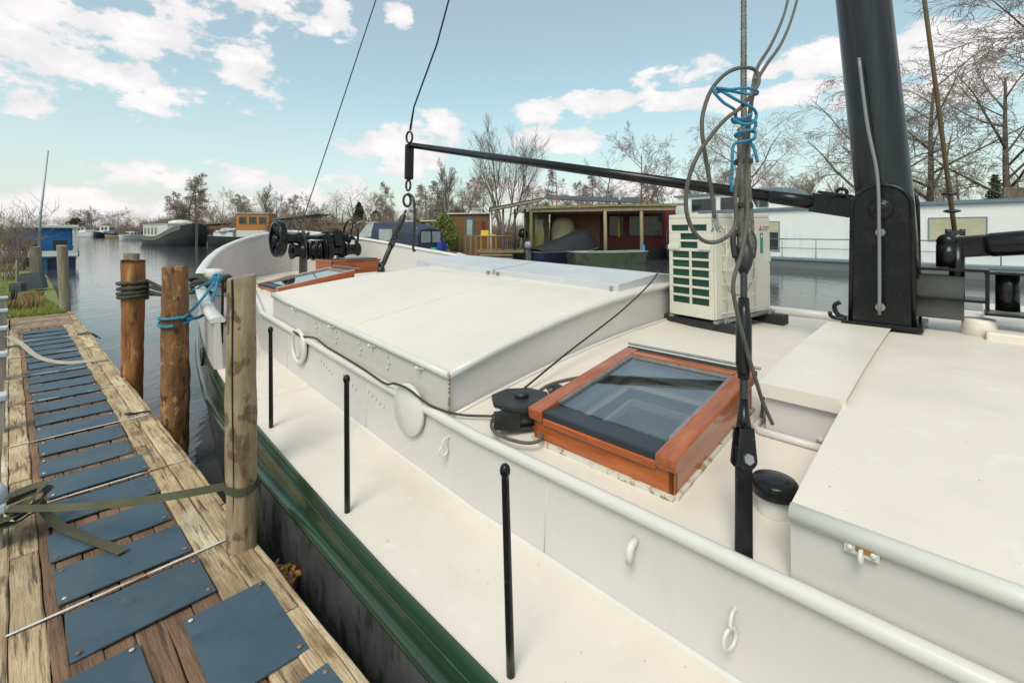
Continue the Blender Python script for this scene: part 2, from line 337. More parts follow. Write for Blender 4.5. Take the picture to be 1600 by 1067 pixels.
# deck sheet
rows = []
for h, u in half[:-1]: rows.append([(VC+h*t, u, deck_z(u)+.02*(1-t*t)+.0) for t in (-1, -.8, -.5, 0, .5, .8, 1)])
MB().loft(rows).build('deck', deck_paint, BARGE)
# bulwark round the bow
def bul_top(s): return table(s, [(4.15,1.27), (5.4,1.345), (6.5,1.42), (7.6,1.52), (8.5,1.64), (9.4,1.80), (10.5,2.0)])
bo = hull_path(lambda q: .0, 4.15); bt = hull_path(lambda q: .03*bow(q), 4.15); bi = hull_path(lambda q: -.045+.03*bow(q), 4.15); bd = hull_path(-.06, 4.15)
bul = MB().loft([[(v, u, deck_z(s)-.012) for v, u, s in bo], [(v, u, bul_top(s)) for v, u, s in bt], [(v, u, bul_top(s)) for v, u, s in bi], [(v, u, deck_z(s)-.012) for v, u, s in bd]], smooth=False)
b0 = len(bul.v)-4*len(bo)
n_ = len(bo)
for e in (0, n_-1): bul.f.append((b0+e, b0+n_+e, b0+2*n_+e, b0+3*n_+e)); bul.sm.append(False)
bul.build('bulwark', white_paint, BARGE, bevel=.006)
MB().loft([[(v, u, bul_top(s)+dz) for v, u, s in hull_path(lambda q, o=o: o+.03*bow(q), 4.13)] for o, dz in ((-.075,.002), (-.075,.03), (-.045,.045), (.0,.045), (.03,.03), (.03,.002), (-.075,.002))], smooth=True).build('bulwark_cap', rail_paint, BARGE)
for e_ in (0, -1):
    ce = [hull_path(lambda q, o=o: o+.03*bow(q), 4.13)[e_]+(dz,) for o, dz in ((-.075,.002), (-.075,.03), (-.045,.045), (.0,.045), (.03,.03), (.03,.002))]
    MB().add([(v, u-.002, bul_top(s)+dz) for v, u, s, dz in ce], [tuple(range(6))]).build('cap_end', rail_paint, BARGE)
# hawse hole in the green strake
hp = [q for q in hull_path(.016) if q[2] > 4.9][0]
MB().torus((hp[0]-.005, hp[1], .86), .055, .014, (-1,.10,0), 20, 6, sx=1.35).build('hawse_ring', green_paint, BARGE)
MB().lathe([(.055,-.004), (.05,.002), (0,.002)], (hp[0]-.003, hp[1], .86), (-1,.10,0), 18).build('hawse_hole', black_rough, BARGE)
# trunk: coaming with cambered top
def trunk_h(u): return table(u, [(4.6,2.324), (6.15,1.98)])
def trunk_top(v, u): return rail_z(u)-.025+table(u, [(4.4,.185), (6.15,.10)])*(1-((v-VC)/trunk_h(u))**2)
us = [-3.0, -1.5, 0, .8, 1.6, 2.2, 3, 3.8, 4.6, 5.1, 5.6, 6.15]
for sgn, nm in ((-1, 'port'), (1, 'starboard')):
    MB().loft([[(VC+sgn*(trunk_h(u)+(.02 if z0 == 0 else 0)), u, deck_z(u)-.02 if z0 == 0 else rail_z(u)) for u in us] for z0 in (0, 1)]).build('coaming', white_paint, BARGE)
    MB().tube([(VC+sgn*(trunk_h(u)+.008), u, rail_z(u)-.012) for u in us], .024, 12).build('coaming_rail', rail_paint, BARGE)
    # fillet where the coaming meets the side deck
    MB().tube([(VC+sgn*(trunk_h(u)+.022), u, deck_z(u)+.004) for u in us], .012, 6).build('coaming_foot', rail_paint, BARGE)
fr = [(VC+t*1.98, 6.15) for t in (-1,-.5,0,.5,1)]
MB().loft([[(v, 6.15, deck_z(6.15)-.02) for v, _ in fr], [(v, 6.15, trunk_top(v, 6.15)) for v, _ in fr]], smooth=False).build('coaming', white_paint, BARGE)
HOLE = (1.60, 2.20, .80, 1.30)                                     # opening under the near skylight
td = MB(); ua = [-3.0, -1.5, 0, .4, .80, 1.05, 1.30, 1.6, 2.2, 3, 3.8, 4.6]; va = [VC-2.324, 1.60, 1.9, 2.20, 2.6, 3.1, VC, 4.3, 4.9, 5.5, VC+2.324]
for i in range(len(ua)-1):
    for j in range(len(va)-1):
        if HOLE[0] < (va[j]+va[j+1])/2 < HOLE[1] and HOLE[2] < (ua[i]+ua[i+1])/2 < HOLE[3]: continue
        q = [(va[j],ua[i]), (va[j+1],ua[i]), (va[j+1],ua[i+1]), (va[j],ua[i+1])]; td.add([(v, u, trunk_top(v, u)) for v, u in q], [(0,1,2,3)], True)
td.loft([[(VC+t*trunk_h(u), u, trunk_top(VC+t*trunk_h(u), u)) for t in [i/8-1 for i in range(17)]] for u in us if u >= 4.6])
_o = td.build('trunk_deck', deck_paint, BARGE, fix=False)
_b = bmesh.new(); _b.from_mesh(_o.data); bmesh.ops.remove_doubles(_b, verts=_b.verts, dist=.0005); bmesh.ops.recalc_face_normals(_b, faces=_b.faces); _b.to_mesh(_o.data); _b.free()

# raised house forward (front end u=4.45, aft wall u=1.85)
def house(name, u0, u1, zs, rise, hwf, rim=.021, sub=8, fore_rim=True):
    """walls, rounded rim and cambered roof between stations u0 and u1; zs(u) = eave height"""
    ul = [lerp(u0, u1, i/8) for i in range(9)]; vl = [i/sub-1 for i in range(2*sub+1)]
    rs_ = rise if callable(rise) else (lambda u: rise)
    zr = lambda v, u: zs(u)+rs_(u)*(1-((v-VC)/hwf(u))**2)
    roof = MB().loft([[(VC+t*hwf(u), u, zr(VC+t*hwf(u), u)) for t in vl] for u in ul]).build(name+'_roof', deck_paint, BARGE)
    for sgn in (-1, 1):
        MB().loft([[(VC+sgn*(hwf(u)-.012), u, z) for u, z in ((u, rail_z(u)-.05) for u in ul)], [(VC+sgn*(hwf(u)-.012), u, zs(u)) for u in ul]], smooth=False).build(name+'_wall', white_paint, BARGE)
        MB().tube([(VC+sgn*(hwf(u)-.010), u, zs(u)-rim*.75) for u in ul], rim, 12).build(name+'_rim', rail_paint, roof)
    for u in (u0, u1):
        k = .012 if u == u0 else -.012
        MB().loft([[(VC+t*(hwf(u)-.012), u+k, trunk_top(VC+t*hwf(u), u)-.05) for t in vl], [(VC+t*(hwf(u)-.012), u+k, zr(VC+t*hwf(u), u)-.004) for t in vl]], smooth=False).build(name+'_wall', white_paint, BARGE)
        if u == u0 or fore_rim: MB().tube([(VC+t*(hwf(u)-.010), u+k*.8, zr(VC+t*hwf(u), u)-rim*.75) for t in vl], rim, 12).build(name+'_rim', rail_paint, roof)
    return roof, zr
H1 = lambda u: 1.30+max(0, u-1.85)*.058
roof1, zr1 = house('house', 1.85, 4.45, H1, lambda u: .25-max(0,u-1.85)*.034, lambda u: 2.30)
# fillet round the foot of its aft wall
MB().tube([(VC+t*2.3, 1.842, trunk_top(VC+t*2.3, 1.85)+.004) for t in [i/8-1 for i in range(17)]], .012, 6).build('house_foot', rail_paint, BARGE)
# seam across the roof plates
MB().tube([(VC+t*2.28, 2.95, zr1(VC+t*2.28, 2.95)+.0002) for t in [i/10-1 for i in range(21)]], .003, 4).build('roof_seam', deck_paint, roof1)
# aluminium sliding lids along the ridge
def lid(u0, u1):
    o = MB()
    v0, v1, v2 = 3.12, VC+.05, 4.2
    ring = lambda u: [(v0, u, zr1(v0, u)-.01), (v0, u, zr1(v0, u)+.056), (v1, u, zr1(v1, u)+.088), (v2, u, zr1(v2, u)+.056), (v2, u, zr1(v2, u)-.01)]
    o.loft([ring(u0), ring(u1)], smooth=False, caps=True); return o.build('sliding_lid', alu, BARGE, bevel=.006)
l1 = lid(1.95, 3.36); l2 = lid(3.40, 4.75)
for u in (3.36-.05, 3.40+.05):
    MB().box(3.095, 3.118, u-.012, u+.012, zr1(3.12, u)-.0, zr1(3.12, u)+.036).build('lid_latch', galv, l1 if u < 3.38 else l2)
MB().box(3.10, 3.13, 2.0, 2.02, zr1(3.12, 2.0)-.02, zr1(3.12, 2.0)+.038).build('lid_latch', galv, l1)

# aft cabin: side flush with the coaming, plus the step under the mast
H2 = lambda u: 1.272
roof2, zr2 = house('cabin', -3.2, .345, H2, .15, lambda u: 2.31, rim=.024, fore_rim=False)
step = MB(); sv = [2.1+i*.2 for i in range(17)]; sv[-1] = 5.3
zst = lambda v: 1.27+.15*(1-((v-VC)/2.31)**2)+.022
step.loft([[(v, u, zst(v)) for v in sv] for u in (.335, .64)], smooth=True)
step.loft([[(v, .64, zst(v)-.055) for v in sv], [(v, .64, zst(v)) for v in sv]], smooth=False)
step.loft([[(2.1, u, zst(2.1)-.055) for u in (.335,.64)], [(2.1, u, zst(2.1)) for u in (.335,.64)]], smooth=False)
step.build('mast_step', deck_paint, BARGE)
sw = MB(); sw.box(2.125, 5.275, .336, .615, 1.08, 1.318); sw.build('mast_step_wall', white_paint, BARGE)
MB().tube([(2.10,.335,trunk_top(2.1,.4)+.012), (2.10,.63,trunk_top(2.1,.63)+.012), (2.13,.66,trunk_top(2.1,.63)+.012), (3.5,.66,trunk_top(3.5,.63)+.012)], .016, 6).build('step_fillet', rail_paint, BARGE)
MB().lathe([(.012,-.01), (.012,.012), (0,.014)], (2.128,.42,1.19), (-1,0,0), 10).build('step_stud', white_paint, BARGE)
MB().box(3.55, 5.0, -.6, -.05, zr2(4.2,-.3)-.02, zr2(4.2,-.3)+.05).build('roof_pad', deck_paint, roof2, bevel=.01)
# ventilator post between mast and arm
# stanchions along the side deck
stan = MB()
stan.lathe([(.013,-.03), (.0125,.1), (.0112,.56), (.0112,.578), (.0145,.582), (.0155,.592), (.0135,.602), (.008,.609), (0,.611)], n=12)
stan_me = stan.mesh('stanchion', black_paint)
for i, (v, u, tl) in enumerate([(.93,-.05,2), (.925,.93,2.2), (.93,1.965,.3), (.94,3.0,.3), (.965,4.02,-1), (1.14,5.02,-1)]):
    s = inst('stanchion', stan_me, BARGE, (v, u, deck_z(u)), (0, R(-tl), 0))
# cover plates over two portholes in the coaming, hooks and rivets
def on_coam(u, z, off=0): return Vector((VC-trunk_h(u)-.012-off, u, z))
c = on_coam(2.13, 1.055, .016)
MB().lathe([(.135,-.012), (.137,.002), (.130,.010), (0,.012)], c, (-1,0,.02), 40).build('porthole_cover', rail_paint, BARGE)
c = on_coam(3.66, 1.125, .02)
pr_ = MB().torus(c, .118, .018, (-1,0,0), 36, 8).build('porthole_ring', rail_paint, BARGE)
MB().lathe([(.115,-.006), (.115,.004), (0,.005)], c, (-1,0,0), 30).build('porthole_disc', white_paint, pr_)
MB().box(c.x-.012, c.x+.004, c.y-.03, c.y+.03, c.z-.075, c.z+.075).build('porthole_bar', rail_paint, pr_)
def ring_hook(u, z, r=.028, drop=.03):
    c = on_coam(u, z); h = MB(); h.tube(smooth_path([c+V(.02,0,.02), c+V(-.02,0,.022), c+V(-.035,0,.0), c+V(-.03,0,-.016)], 5), .006, 6)
    h.torus(c+V(-.03,.003,-.016-r), r, .006, (.25,1,0), 20, 6); return h.build('ring_eye', rail_paint, BARGE)
ring_hook(.475, .915); ring_hook(1.80, .985, .022)
c = on_coam(.79, .975); MB().tube([c+V(.01,0,.01), c+V(-.025,0,.0), c+V(-.034,0,-.012), c+V(-.034,0,-.05)], .013, 10).build('drain_spout', rail_paint, BARGE)
c = Vector((VC-2.30-.012, .19, 1.235)); hk = MB().box(c.x-.004, c.x+.01, c.y-.034, c.y+.034, c.z-.018, c.z+.008)
for k in (-.023, .023): hk.ball((c.x-.004, c.y+k, c.z-.005), .008, 8)
hk.torus((c.x-.015, c.y, c.z-.014), .014, .005, (0,1,0), 16, 6); hk.build('eye_plate', rail_paint, BARGE)
rust = mat('rust streak', (.42,.20,.03), .8, col2=(.25,.10,.03), nscale=20)
MB().box(c.x-.006, c.x-.003, c.y-.028, c.y+.012, c.z-.008, c.z+.0135).build('rust_patch', rust, BARGE)
rv = MB().lathe([(.007,-.003), (.006,.003), (.003,.005), (0,.0055)], n=8).mesh('rivet', rail_paint)
for u in (3.5, 3.15, 2.8, 2.45): # riveted joints down the house side
    for k in range(4):
        inst('rivet', rv, BARGE, (VC-2.30+.006, u-.02*(k % 2), 1.20+.035*k+sheer(u)*.8-.04), (0, R(-90), 0))
for u in (3.3, 2.95, 2.6): 
    for k in range(5): inst('rivet', rv, BARGE, (VC-trunk_h(u)-.014, u-.045*k, .98+sheer(u)-.012*k), (0, R(-90), 0))
for u in (3.9, 3.2, 2.62, 2.10):
    c = Vector((VC-2.30+.008, u, 1.255+max(0,u-1.85)*.058)); h = MB(); h.tube([c, c+V(-.02,0,-.004), c+V(-.034,.0,.012)], .008, 7); h.tube([c+V(0,-.03,0), c+V(0,.03,0)], .008, 6); h.build('lashing_hook', rail_paint, BARGE)

# skylights: varnished frame with a tilted pane (the near one over a lined well)
def skylight(v0, v1, u0, u1, za, zb, name='skylight', well=True, side='port'):
    """za/zb = height of the top at the low (port) and high (starboard) edge"""
    S = empty(name, (0,0,0)); S.parent = BARGE
    zt = lambda v: lerp(za, zb, (v-v0)/(v1-v0)); zb_ = lambda v, u: trunk_top(v, u)-.03
    q = .014                                                       # body set in from the frame
    def wall(a, b, top, m, nm):
        (va, ua), (vb, ub) = a, b; d = Vector((vb-va, ub-ua)); n = Vector((d.y, -d.x)).normalized()*.025
        vs = [(va, ua, zb_(va, ua)), (vb, ub, zb_(vb, ub)), (vb, ub, zt(vb)-top), (va, ua, zt(va)-top)]
        mb = MB(); mb.prism(vs, (n.x, n.y, 0)); return mb.build(nm, m, S, bevel=.003)
    A, B, C, D = (v0+q, u1-q), (v0+q, u0+q), (v1-q, u0+q), (v1-q, u1-q)
    for a, b, m in ((A, B, mahogany), (B, C, mahogany_x), (C, D, mahogany), (D, A, mahogany_x)): wall((b[0], b[1]), (a[0], a[1]), .052, m, 'side_board')
    # sealant bead at the foot
    sb = MB()
    for a, b in ((A, B), (B, C), (C, D), (D, A)): sb.bar((a[0], a[1], trunk_top(*a)+.006), (b[0], b[1], trunk_top(*b)+.006), .028, .020)
    sb.build('sealant_bead', sealant, S)
    # top frame: two side rails, head rail, low cover plate
    w = .075
    def rail(a, b, w_, m, h=.05, lift=0, nm='frame_rail'):
        pa = V(a[0], a[1], zt(a[0])-h/2+lift); pb = V(b[0], b[1], zt(b[0])-h/2+lift); return MB().bar(pa, pb, w_, h).build(nm, m, S, bevel=.006)
    rail((v0-.01, u0+w/2), (v1, u0+w/2), w, mahogany_x); rail((v0-.01, u1-w/2), (v1, u1-w/2), w, mahogany_x)
    rail((v1-w/2, u0+w+.001), (v1-w/2, u1-w-.001), w, mahogany, lift=-.002)
    rail((v0+.055, u0+w+.001), (v0+.055, u1-w-.001), .11, flashing, .03, -.012, 'cover_plate')
    rail((v0+.012, u0+w+.001), (v0+.012, u1-w-.001), .03, mahogany, .03, -.035)
    rail((v1+.012, u0+.0), (v1+.012, u1), .022, flashing, .03, .0, 'head_flashing'); rail((v1+.033, u0-.01), (v1+.033, u1+.01), .02, galv, .012, .012, 'head_flashing')
    e = .006
    MB().prism([(v0+.11, u0+w, zt(v0+.11)-.022), (v1-w, u0+w, zt(v1-w)-.022), (v1-w, u1-w, zt(v1-w)-.022), (v0+.11, u1-w, zt(v0+.11)-.022)], (0,0,e)).build('pane', pane_glass, S)
    gk = MB()
    for a, b in (((v0+.11, u0+w+.006), (v1-w, u0+w+.006)), ((v0+.11, u1-w-.006), (v1-w, u1-w-.006)), ((v1-w-.006, u0+w), (v1-w-.006, u1-w))):
        gk.bar((a[0], a[1], zt(a[0])-.012), (b[0], b[1], zt(b[0])-.012), .012, .014)
    gk.build('pane_gasket', galv, S)
    if well:
        # the lined well below the pane: white trim, grey lining, dark floor
        wl = MB(); zf = .80
        for a, b in ((A, B), (B, C), (C, D), (D, A)):
            a2 = (lerp(a[0], (v0+v1)/2, .10), lerp(a[1], (u0+u1)/2, .10)); b2 = (lerp(b[0], (v0+v1)/2, .10), lerp(b[1], (u0+u1)/2, .10))
            wl.add([(a2[0], a2[1], zt(a2[0])-.06), (b2[0], b2[1], zt(b2[0])-.06), (b2[0], b2[1], zf), (a2[0], a2[1], zf)], [(0,1,2,3)])
        wl.build('well_lining', MATS.get('well lining') or mat('well lining', (.50,.46,.43), .7, col2=(.40,.37,.35), nscale=3), S)
        tr = MB()
        for k, zz in ((.13, .10), (.27, .24)):
            cs = [(lerp(p[0], (v0+v1)/2, k), lerp(p[1], (u0+u1)/2, k)) for p in (A, B, C, D)]
            for a, b in zip(cs, cs[1:]+cs[:1]): tr.bar((a[0], a[1], zt(a[0])-zz), (b[0], b[1], zt(b[0])-zz), .022, .03)
        tr.build('well_trim', white_paint, S)
        MB().add([(A[0], A[1], zf), (B[0], B[1], zf), (C[0], C[1], zf), (D[0], D[1], zf)], [(0,1,2,3)]).build('dark_backing', MATS.get('cabin floor') or mat('cabin floor', (.03,.045,.07), .5, col2=(.10,.12,.15), nscale=5), S)
    return S
skylight(1.50, 2.31, .71, 1.39, 1.232, 1.352)
S = skylight(1.74, 2.62, 5.30, 6.02, 1.40, 1.545, well=False)
MB().loft([[(v, u, trunk_top(v, u)+.012) for v in (1.80,2.2,2.58)] for u in (5.36,5.96)]).build('dark_backing', mat('painted cabin gloom', (.05,.055,.065), .6), S)  # no well here: dark sheet over the deck paints the gloom below the pane
# small varnished hatch on the fore deck
S = empty('wooden_hatch'); S.parent = BARGE
for a, b, m in (((2.88,6.55),(2.88,7.1),mahogany), ((3.6,6.55),(3.6,7.1),mahogany), ((2.88,6.55),(3.6,6.55),mahogany_x), ((2.88,7.1),(3.6,7.1),mahogany_x)):
    MB().bar((a[0],a[1],1.27), (b[0],b[1],1.27), .05, .582).build('side_board', m, S, bevel=.005)
MB().box(2.84, 3.64, 6.52, 7.13, 1.562, 1.585).build('hatch_top', mahogany_x, S, bevel=.006)
MB().box(3.1, 3.58, 6.52, 6.9, 1.587, 1.605).build('hatch_plate', grey_plate, S, bevel=.004)

# mushroom ventilator beside the cabin
S = empty('mushroom_vent', (1.66,.455,trunk_top(1.66,.455))); S.parent = BARGE
MB().lathe([(.056,-.02), (.052,.0), (.047,.05), (.047,.075), (0,.075)], n=28).build('vent_pipe', rail_paint, S)
MB().lathe([(.064,.052), (.068,.056), (.068,.092), (.062,.100), (.03,.104), (0,.105)], n=36).build('vent_cap', black_paint, S)

# weld seams down the coaming and across the side deck, flaking rust along the rail, grit on deck
for u in (-.35, 1.18, 2.62, 3.95):
    MB().tube([(VC-trunk_h(u)-.018, u, deck_z(u)+.01), (VC-trunk_h(u)-.002, u, rail_z(u)-.03)], .0028, 5).build('weld_seam', white_paint, BARGE)
for u in (-.2, 3.45): MB().tube([(lerp(.89, VC-trunk_h(u)-.03, t), u+.004*math.sin(9*t), deck_z(u)+.0075+.0065*t) for t in (0,.2,.4,.6,.8,1)], .0012, 4).build('weld_seam', deck_paint, BARGE)
MB().tube([(VC-2.288, u, 1.262) for u in (-2.6,-1.2,.1)], .0022, 4).build('weld_seam', white_paint, BARGE)
flake = mat('flaking rust', (.20,.10,.045), .9, col2=(.40,.33,.22), nscale=25); rf = MB(); rq = random.Random(12)
for u0, u1, n in ((.36,1.0,60), (1.5,1.8,14), (-.0,.34,10)):
    for k in range(n):
        u = rq.uniform(u0, u1); v = VC-2.324+.026+abs(rq.gauss(0,.004)); a = rq.uniform(.004,.016); b = rq.uniform(.0015,.004); z = trunk_top(v, u)+.0022
        rf.add([(v-b,u-a,z), (v+b,u-a*.6,z), (v+b*.8,u+a,z+.001), (v-b,u+a*.7,z)], [(0,1,2,3)])
tag(rf.build('rust_flakes', flake, BARGE, fix=False), kind='stuff')
gr = MB()
for k in range(150):
    w_ = rq.random()
    if w_ < .55: u = rq.uniform(.5,4.0); v = rq.uniform(.92,1.34); z = deck_z(u)+.02*(1-((v-VC)/2.83)**2)+.002
    elif w_ < .8: u = rq.uniform(.45,1.75); v = rq.uniform(1.42,2.9); z = trunk_top(v, u)+.002
    else: u = rq.uniform(-.8,.3); v = rq.uniform(1.5,3.2); z = zr2(v, u)+.002
    a = rq.uniform(.0008,.0032); t = rq.uniform(0,6.28); c_, s_ = math.cos(t)*a, math.sin(t)*a; k_ = rq.uniform(.3,.7)
    gr.add([(v-c_,u-s_,z), (v+s_*k_,u-c_*k_,z+.001), (v+c_,u+s_,z), (v-s_*k_,u+c_*k_,z+.001)], [(0,1,2,3)])
tag(gr.build('deck_grit', mat('dark grit', (.14,.09,.05), .9, col2=(.30,.22,.14), nscale=30), BARGE, fix=False), kind='stuff')
# rusty split corner of the house and grime along the foot of the coaming
cr_ = MB()
for k in range(9): z = 1.11+.021*k; cr_.box(1.402, 1.409+rq.uniform(0,.004), 1.846, 1.852+rq.uniform(0,.006), z, z+rq.uniform(.006,.018))
tag(cr_.build('corner_rust', flake, BARGE), kind='stuff')
# ------------------------------------------------------------------ jetty. Local axes: x = across (p), y = along, away from the viewer (q)
JA = R(47.5)
JET = empty('jetty', (0,0,0), JA, 'narrow weathered timber jetty with a ladder of blue-grey rubber mats beside the barge', 'jetty')
JZ = .45
wood_old = mat('weathered timber', (.56,.42,.255), .85, col2=(.34,.225,.125), nscale=5, stretch=(2.2,.5,2.2), lo=.38, hi=.66, bump=.9, bscale=10, bstretch=(9,.7,9), rand=.18, bdist=.012,
               layers=[((.72,.60,.43), 3, (2,.5,2), .52, .68, .75), ((.10,.06,.035), 8, (5,.35,5), .56, .66, .9), ((.15,.09,.045), 4.5, (1.6,.5,1), .55, .63, .8), ((.24,.20,.07), 2.5, G1, .60, .75, .5)])
wood_brown = mat('brown wet timber', (.24,.135,.08), .8, col2=(.15,.082,.047), nscale=5, stretch=(3,.6,3), bump=.9, bscale=11, bstretch=(9,.7,9), rand=.22, bdist=.010,
               layers=[((.36,.25,.16), 3, (3,.5,3), .58, .72, .7), ((.05,.03,.02), 8, (5,.4,5), .58, .68, .8)])
wood_cross = mat('pale cross timber', (.36,.26,.17), .85, col2=(.21,.14,.085), nscale=5, stretch=(.6,3,3), bump=.8, bscale=11, bstretch=(.7,9,9), rand=.2, bdist=.01)
mat_rubber = mat('blue-grey rubber', (.050,.086,.120), .62, col2=(.062,.102,.138), nscale=3, rand=.10, bump=.25, bscale=160, bdist=.002, layers=[((.13,.135,.125), 4, G1, .52, .75, .45), ((.03,.045,.06), 9, G1, .58, .72, .5), ((.38,.34,.28), 45, G1, .70, .74, .7)])
def rib_rubber():
    m = mat_rubber.copy(); m.name = 'ribbed rubber'; nt = m.node_tree; N = nt.nodes; L = nt.links
    tc = N.new('ShaderNodeTexCoord'); w = N.new('ShaderNodeTexWave'); w.bands_direction = 'Y'; w.inputs['Scale'].default_value = 34; L.new(tc.outputs['Object'], w.inputs[0])
    b = N.new('ShaderNodeBump'); b.inputs['Strength'].default_value = .5; b.inputs['Distance'].default_value = .004; L.new(w.outputs[0], b.inputs['Height']); L.new(b.outputs[0], N['Principled BSDF'].inputs['Normal']); return m
mat_ribbed = rib_rubber()
zinc = mat('zinc strip', (.66,.65,.63), .5, .1, col2=(.35,.16,.07), nscale=9, stretch=(.6,1,1), lo=.50, hi=.60)
rust_nail = mat('rusty nail head', (.34,.15,.08), .7, col2=(.22,.10,.06), nscale=40, rand=.3)
pale_nail = mat('pale washer', (.62,.55,.42), .6, col2=(.5,.42,.3), nscale=40, rand=.1)
rj = random.Random(3)
def plank(p0, p1, q0, q1, z1, th, m, parent=JET, name='plank', bev=.005):
    """one plank with a slightly wavy edge and split ends"""
    n = max(2, int((q1-q0)/.18)+1); rings = []
    for i in range(n+1):
        q = lerp(q0, q1, i/n); a = p0+rj.uniform(-.0035,.0035); b = p1+rj.uniform(-.0035,.0035); dz = rj.uniform(-.0025,.0025)
        cx, cy = (p0+p1)/2, (q0+q1)/2
        rings.append([(a-cx, q-cy, -th), (a-cx, q-cy, dz-.004), (a+.006-cx, q-cy, dz), (b-.006-cx, q-cy, dz+rj.uniform(-.003,.003)), (b-cx, q-cy, dz-.004), (b-cx, q-cy, -th)])
    o = MB().loft(rings, closed=True, smooth=False, caps=True).build(name, m, parent)
    o.location = ((p0+p1)/2, (q0+q1)/2, z1); o.rotation_euler = (rj.uniform(-.0015,.0015), rj.uniform(-.012,.012), 0); return o
# long planks, course by course between the zinc strips
cols = [(.000,.098,wood_old,0), (.101,.146,wood_brown,-.004), (.149,.236,wood_brown,-.006), (.240,.330,wood_brown,-.008), (.334,.420,wood_brown,-.006), (.424,.512,wood_brown,-.008), (.516,.608,wood_brown,-.006), (.612,.712,wood_old,0), (.716,.812,wood_old,.004)]
stripq = [1.42, 2.622, 3.742, 4.905, 6.06, 7.20, 8.36, 9.52, 10.78]
seg = [-.9, .3]+stripq
for ci, (a, b, m, dz) in enumerate(cols):
    for q0, q1 in zip(seg, seg[1:]):
        if ci in (0, 7, 8) and rj.random() < .45:
            k = rj.uniform(.35,.65); qm = lerp(q0, q1, k)
            plank(a, b, q0+.002, qm-.002, JZ+dz, .05, m); plank(a, b, qm+.002, q1-.003, JZ+dz+rj.uniform(-.003,.003), .05, m)
        else: plank(a, b, q0+.002, q1-.003, JZ+dz+rj.uniform(-.003,.003), .05, m)
# far end: bare cross planks
q = 10.80
while q < 12.35:
    w_ = rj.uniform(.15,.22); o = plank(-w_/2, w_/2, -.37, .37, 0, .05, wood_cross); o.rotation_euler = (0,0,R(90)+rj.uniform(-.01,.01)); o.location = (.385, q+w_/2, JZ+rj.uniform(-.004,.004)); q += w_+.006
plank(.765, .83, 10.8, 12.4, JZ+.012, .06, wood_old)
# edge boards, stringers and bearers
for q0, q1 in ((-.9,1.42), (1.425,3.0), (3.01,4.9), (4.91,7.2), (7.21,9.52), (9.53,12.4)): plank(.815, .842, q0, q1-.004, JZ-.006, .12, wood_old, name='edge_board')
for q0, q1 in ((-.9,1.42), (1.425,3.6), (3.61,5.9), (5.91,8.6), (8.61,12.4)): plank(-.034, -.004, q0, q1-.004, JZ+.004, .12, wood_old, name='edge_board')
for p in (.08, .40, .73): MB().box(p-.04, p+.04, -.9, 12.3, JZ-.20, JZ-.056).build('stringer', wood_brown, JET)
for q in (0, 2.1, 4.3, 6.5, 8.7, 10.9): MB().box(-.03, .80, q-.05, q+.05, JZ-.32, JZ-.202).build('bearer', wood_brown, JET)
for q in (.9, 3.2, 5.4, 7.6, 9.8, 11.9):
    for p in (.06, .745): MB().cyl((p, q, -.8), (p, q, JZ-.32), .06, 10).build('pile', wood_brown, JET)
for i, q in enumerate(stripq[1:-1]):
    dq = rj.uniform(-.012,.012); MB().box(-.03+rj.uniform(0,.03), .812+rj.uniform(-.03,0), q-.006, q+.006, JZ+.0055, JZ+.0095, Matrix.Rotation(rj.uniform(-.015,.015), 3, 'Z')).build('metal_strip', zinc, JET, bevel=.002)
# rubber mats, each nailed down at its corners
nail_me = [MB().lathe([(.0085,0), (.0095,.0015), (.007,.0035), (0,.0042)], n=10).mesh('nail', m) for m in (rust_nail, pale_nail)]
def rubber_mat(p0, p1, q0, q1, m=mat_rubber, nails=True, rz=0):
    o = empty('rubber_mat', ((p0+p1)/2, (q0+q1)/2, JZ+.008), rz); o.parent = JET
    w2, h2 = (p1-p0)/2, (q1-q0)/2; n = 10; k = 5; rows = []
    ph = rj.uniform(0,6)
    f_ = lambda x, y: .0025*math.sin(ph+x*9+y*5)+(.004*max(0, abs(x)/w2-.75)+.003*max(0, abs(y)/h2-.7))*rj.uniform(-.6,1.2)
    top = [[(lerp(-w2,w2,i/n), lerp(-h2,h2,j/k), f_(lerp(-w2,w2,i/n), lerp(-h2,h2,j/k))) for i in range(n+1)] for j in range(k+1)]
    mb = MB().loft(top); mb.loft([[(x,y,z-.007) for x,y,z in r_] for r_ in top])
    rim = [p for p in top[0]]+[r_[-1] for r_ in top[1:]]+list(reversed(top[-1]))[1:]+[r_[0] for r_ in reversed(top[1:-1])]
    mb.loft([rim, [(x,y,z-.007) for x,y,z in rim]], closed=True, smooth=False)
    sh = mb.build('mat_sheet', m, o, fix=False)
    if nails:
        for sx in (-1,1):
            for sy in (-1,1):
                if rj.random() < .9: inst('nail', nail_me[0 if rj.random() < .65 else 1], o, (sx*(w2-.022+rj.uniform(-.004,.004)), sy*(h2-.025+rj.uniform(-.004,.004)), .003))
    return o
rubber_mat(.462, .760, 1.715, 2.20, rz=R(-1.2)); rubber_mat(.02, .334, 1.70, 2.205, rz=R(1)); rubber_mat(.48, .775, 1.10, 1.60, rz=R(1.5)); rubber_mat(.10, .40, 1.05, 1.58)
rubber_mat(.10, .70, .3, .9)
rubber_mat(.149, .604, 2.285, 2.582, mat_ribbed, rz=R(-.6))
q = 2.668; i = 0
while q < 10.5:
    dp = rj.uniform(-.012,.012)
    rubber_mat(.140+dp, .606+dp+rj.uniform(-.01,.01), q, q+.282+rj.uniform(-.012,.008), nails=q < 6.3, rz=R(rj.uniform(-1.1,1.1))); q += .3735; i += 1
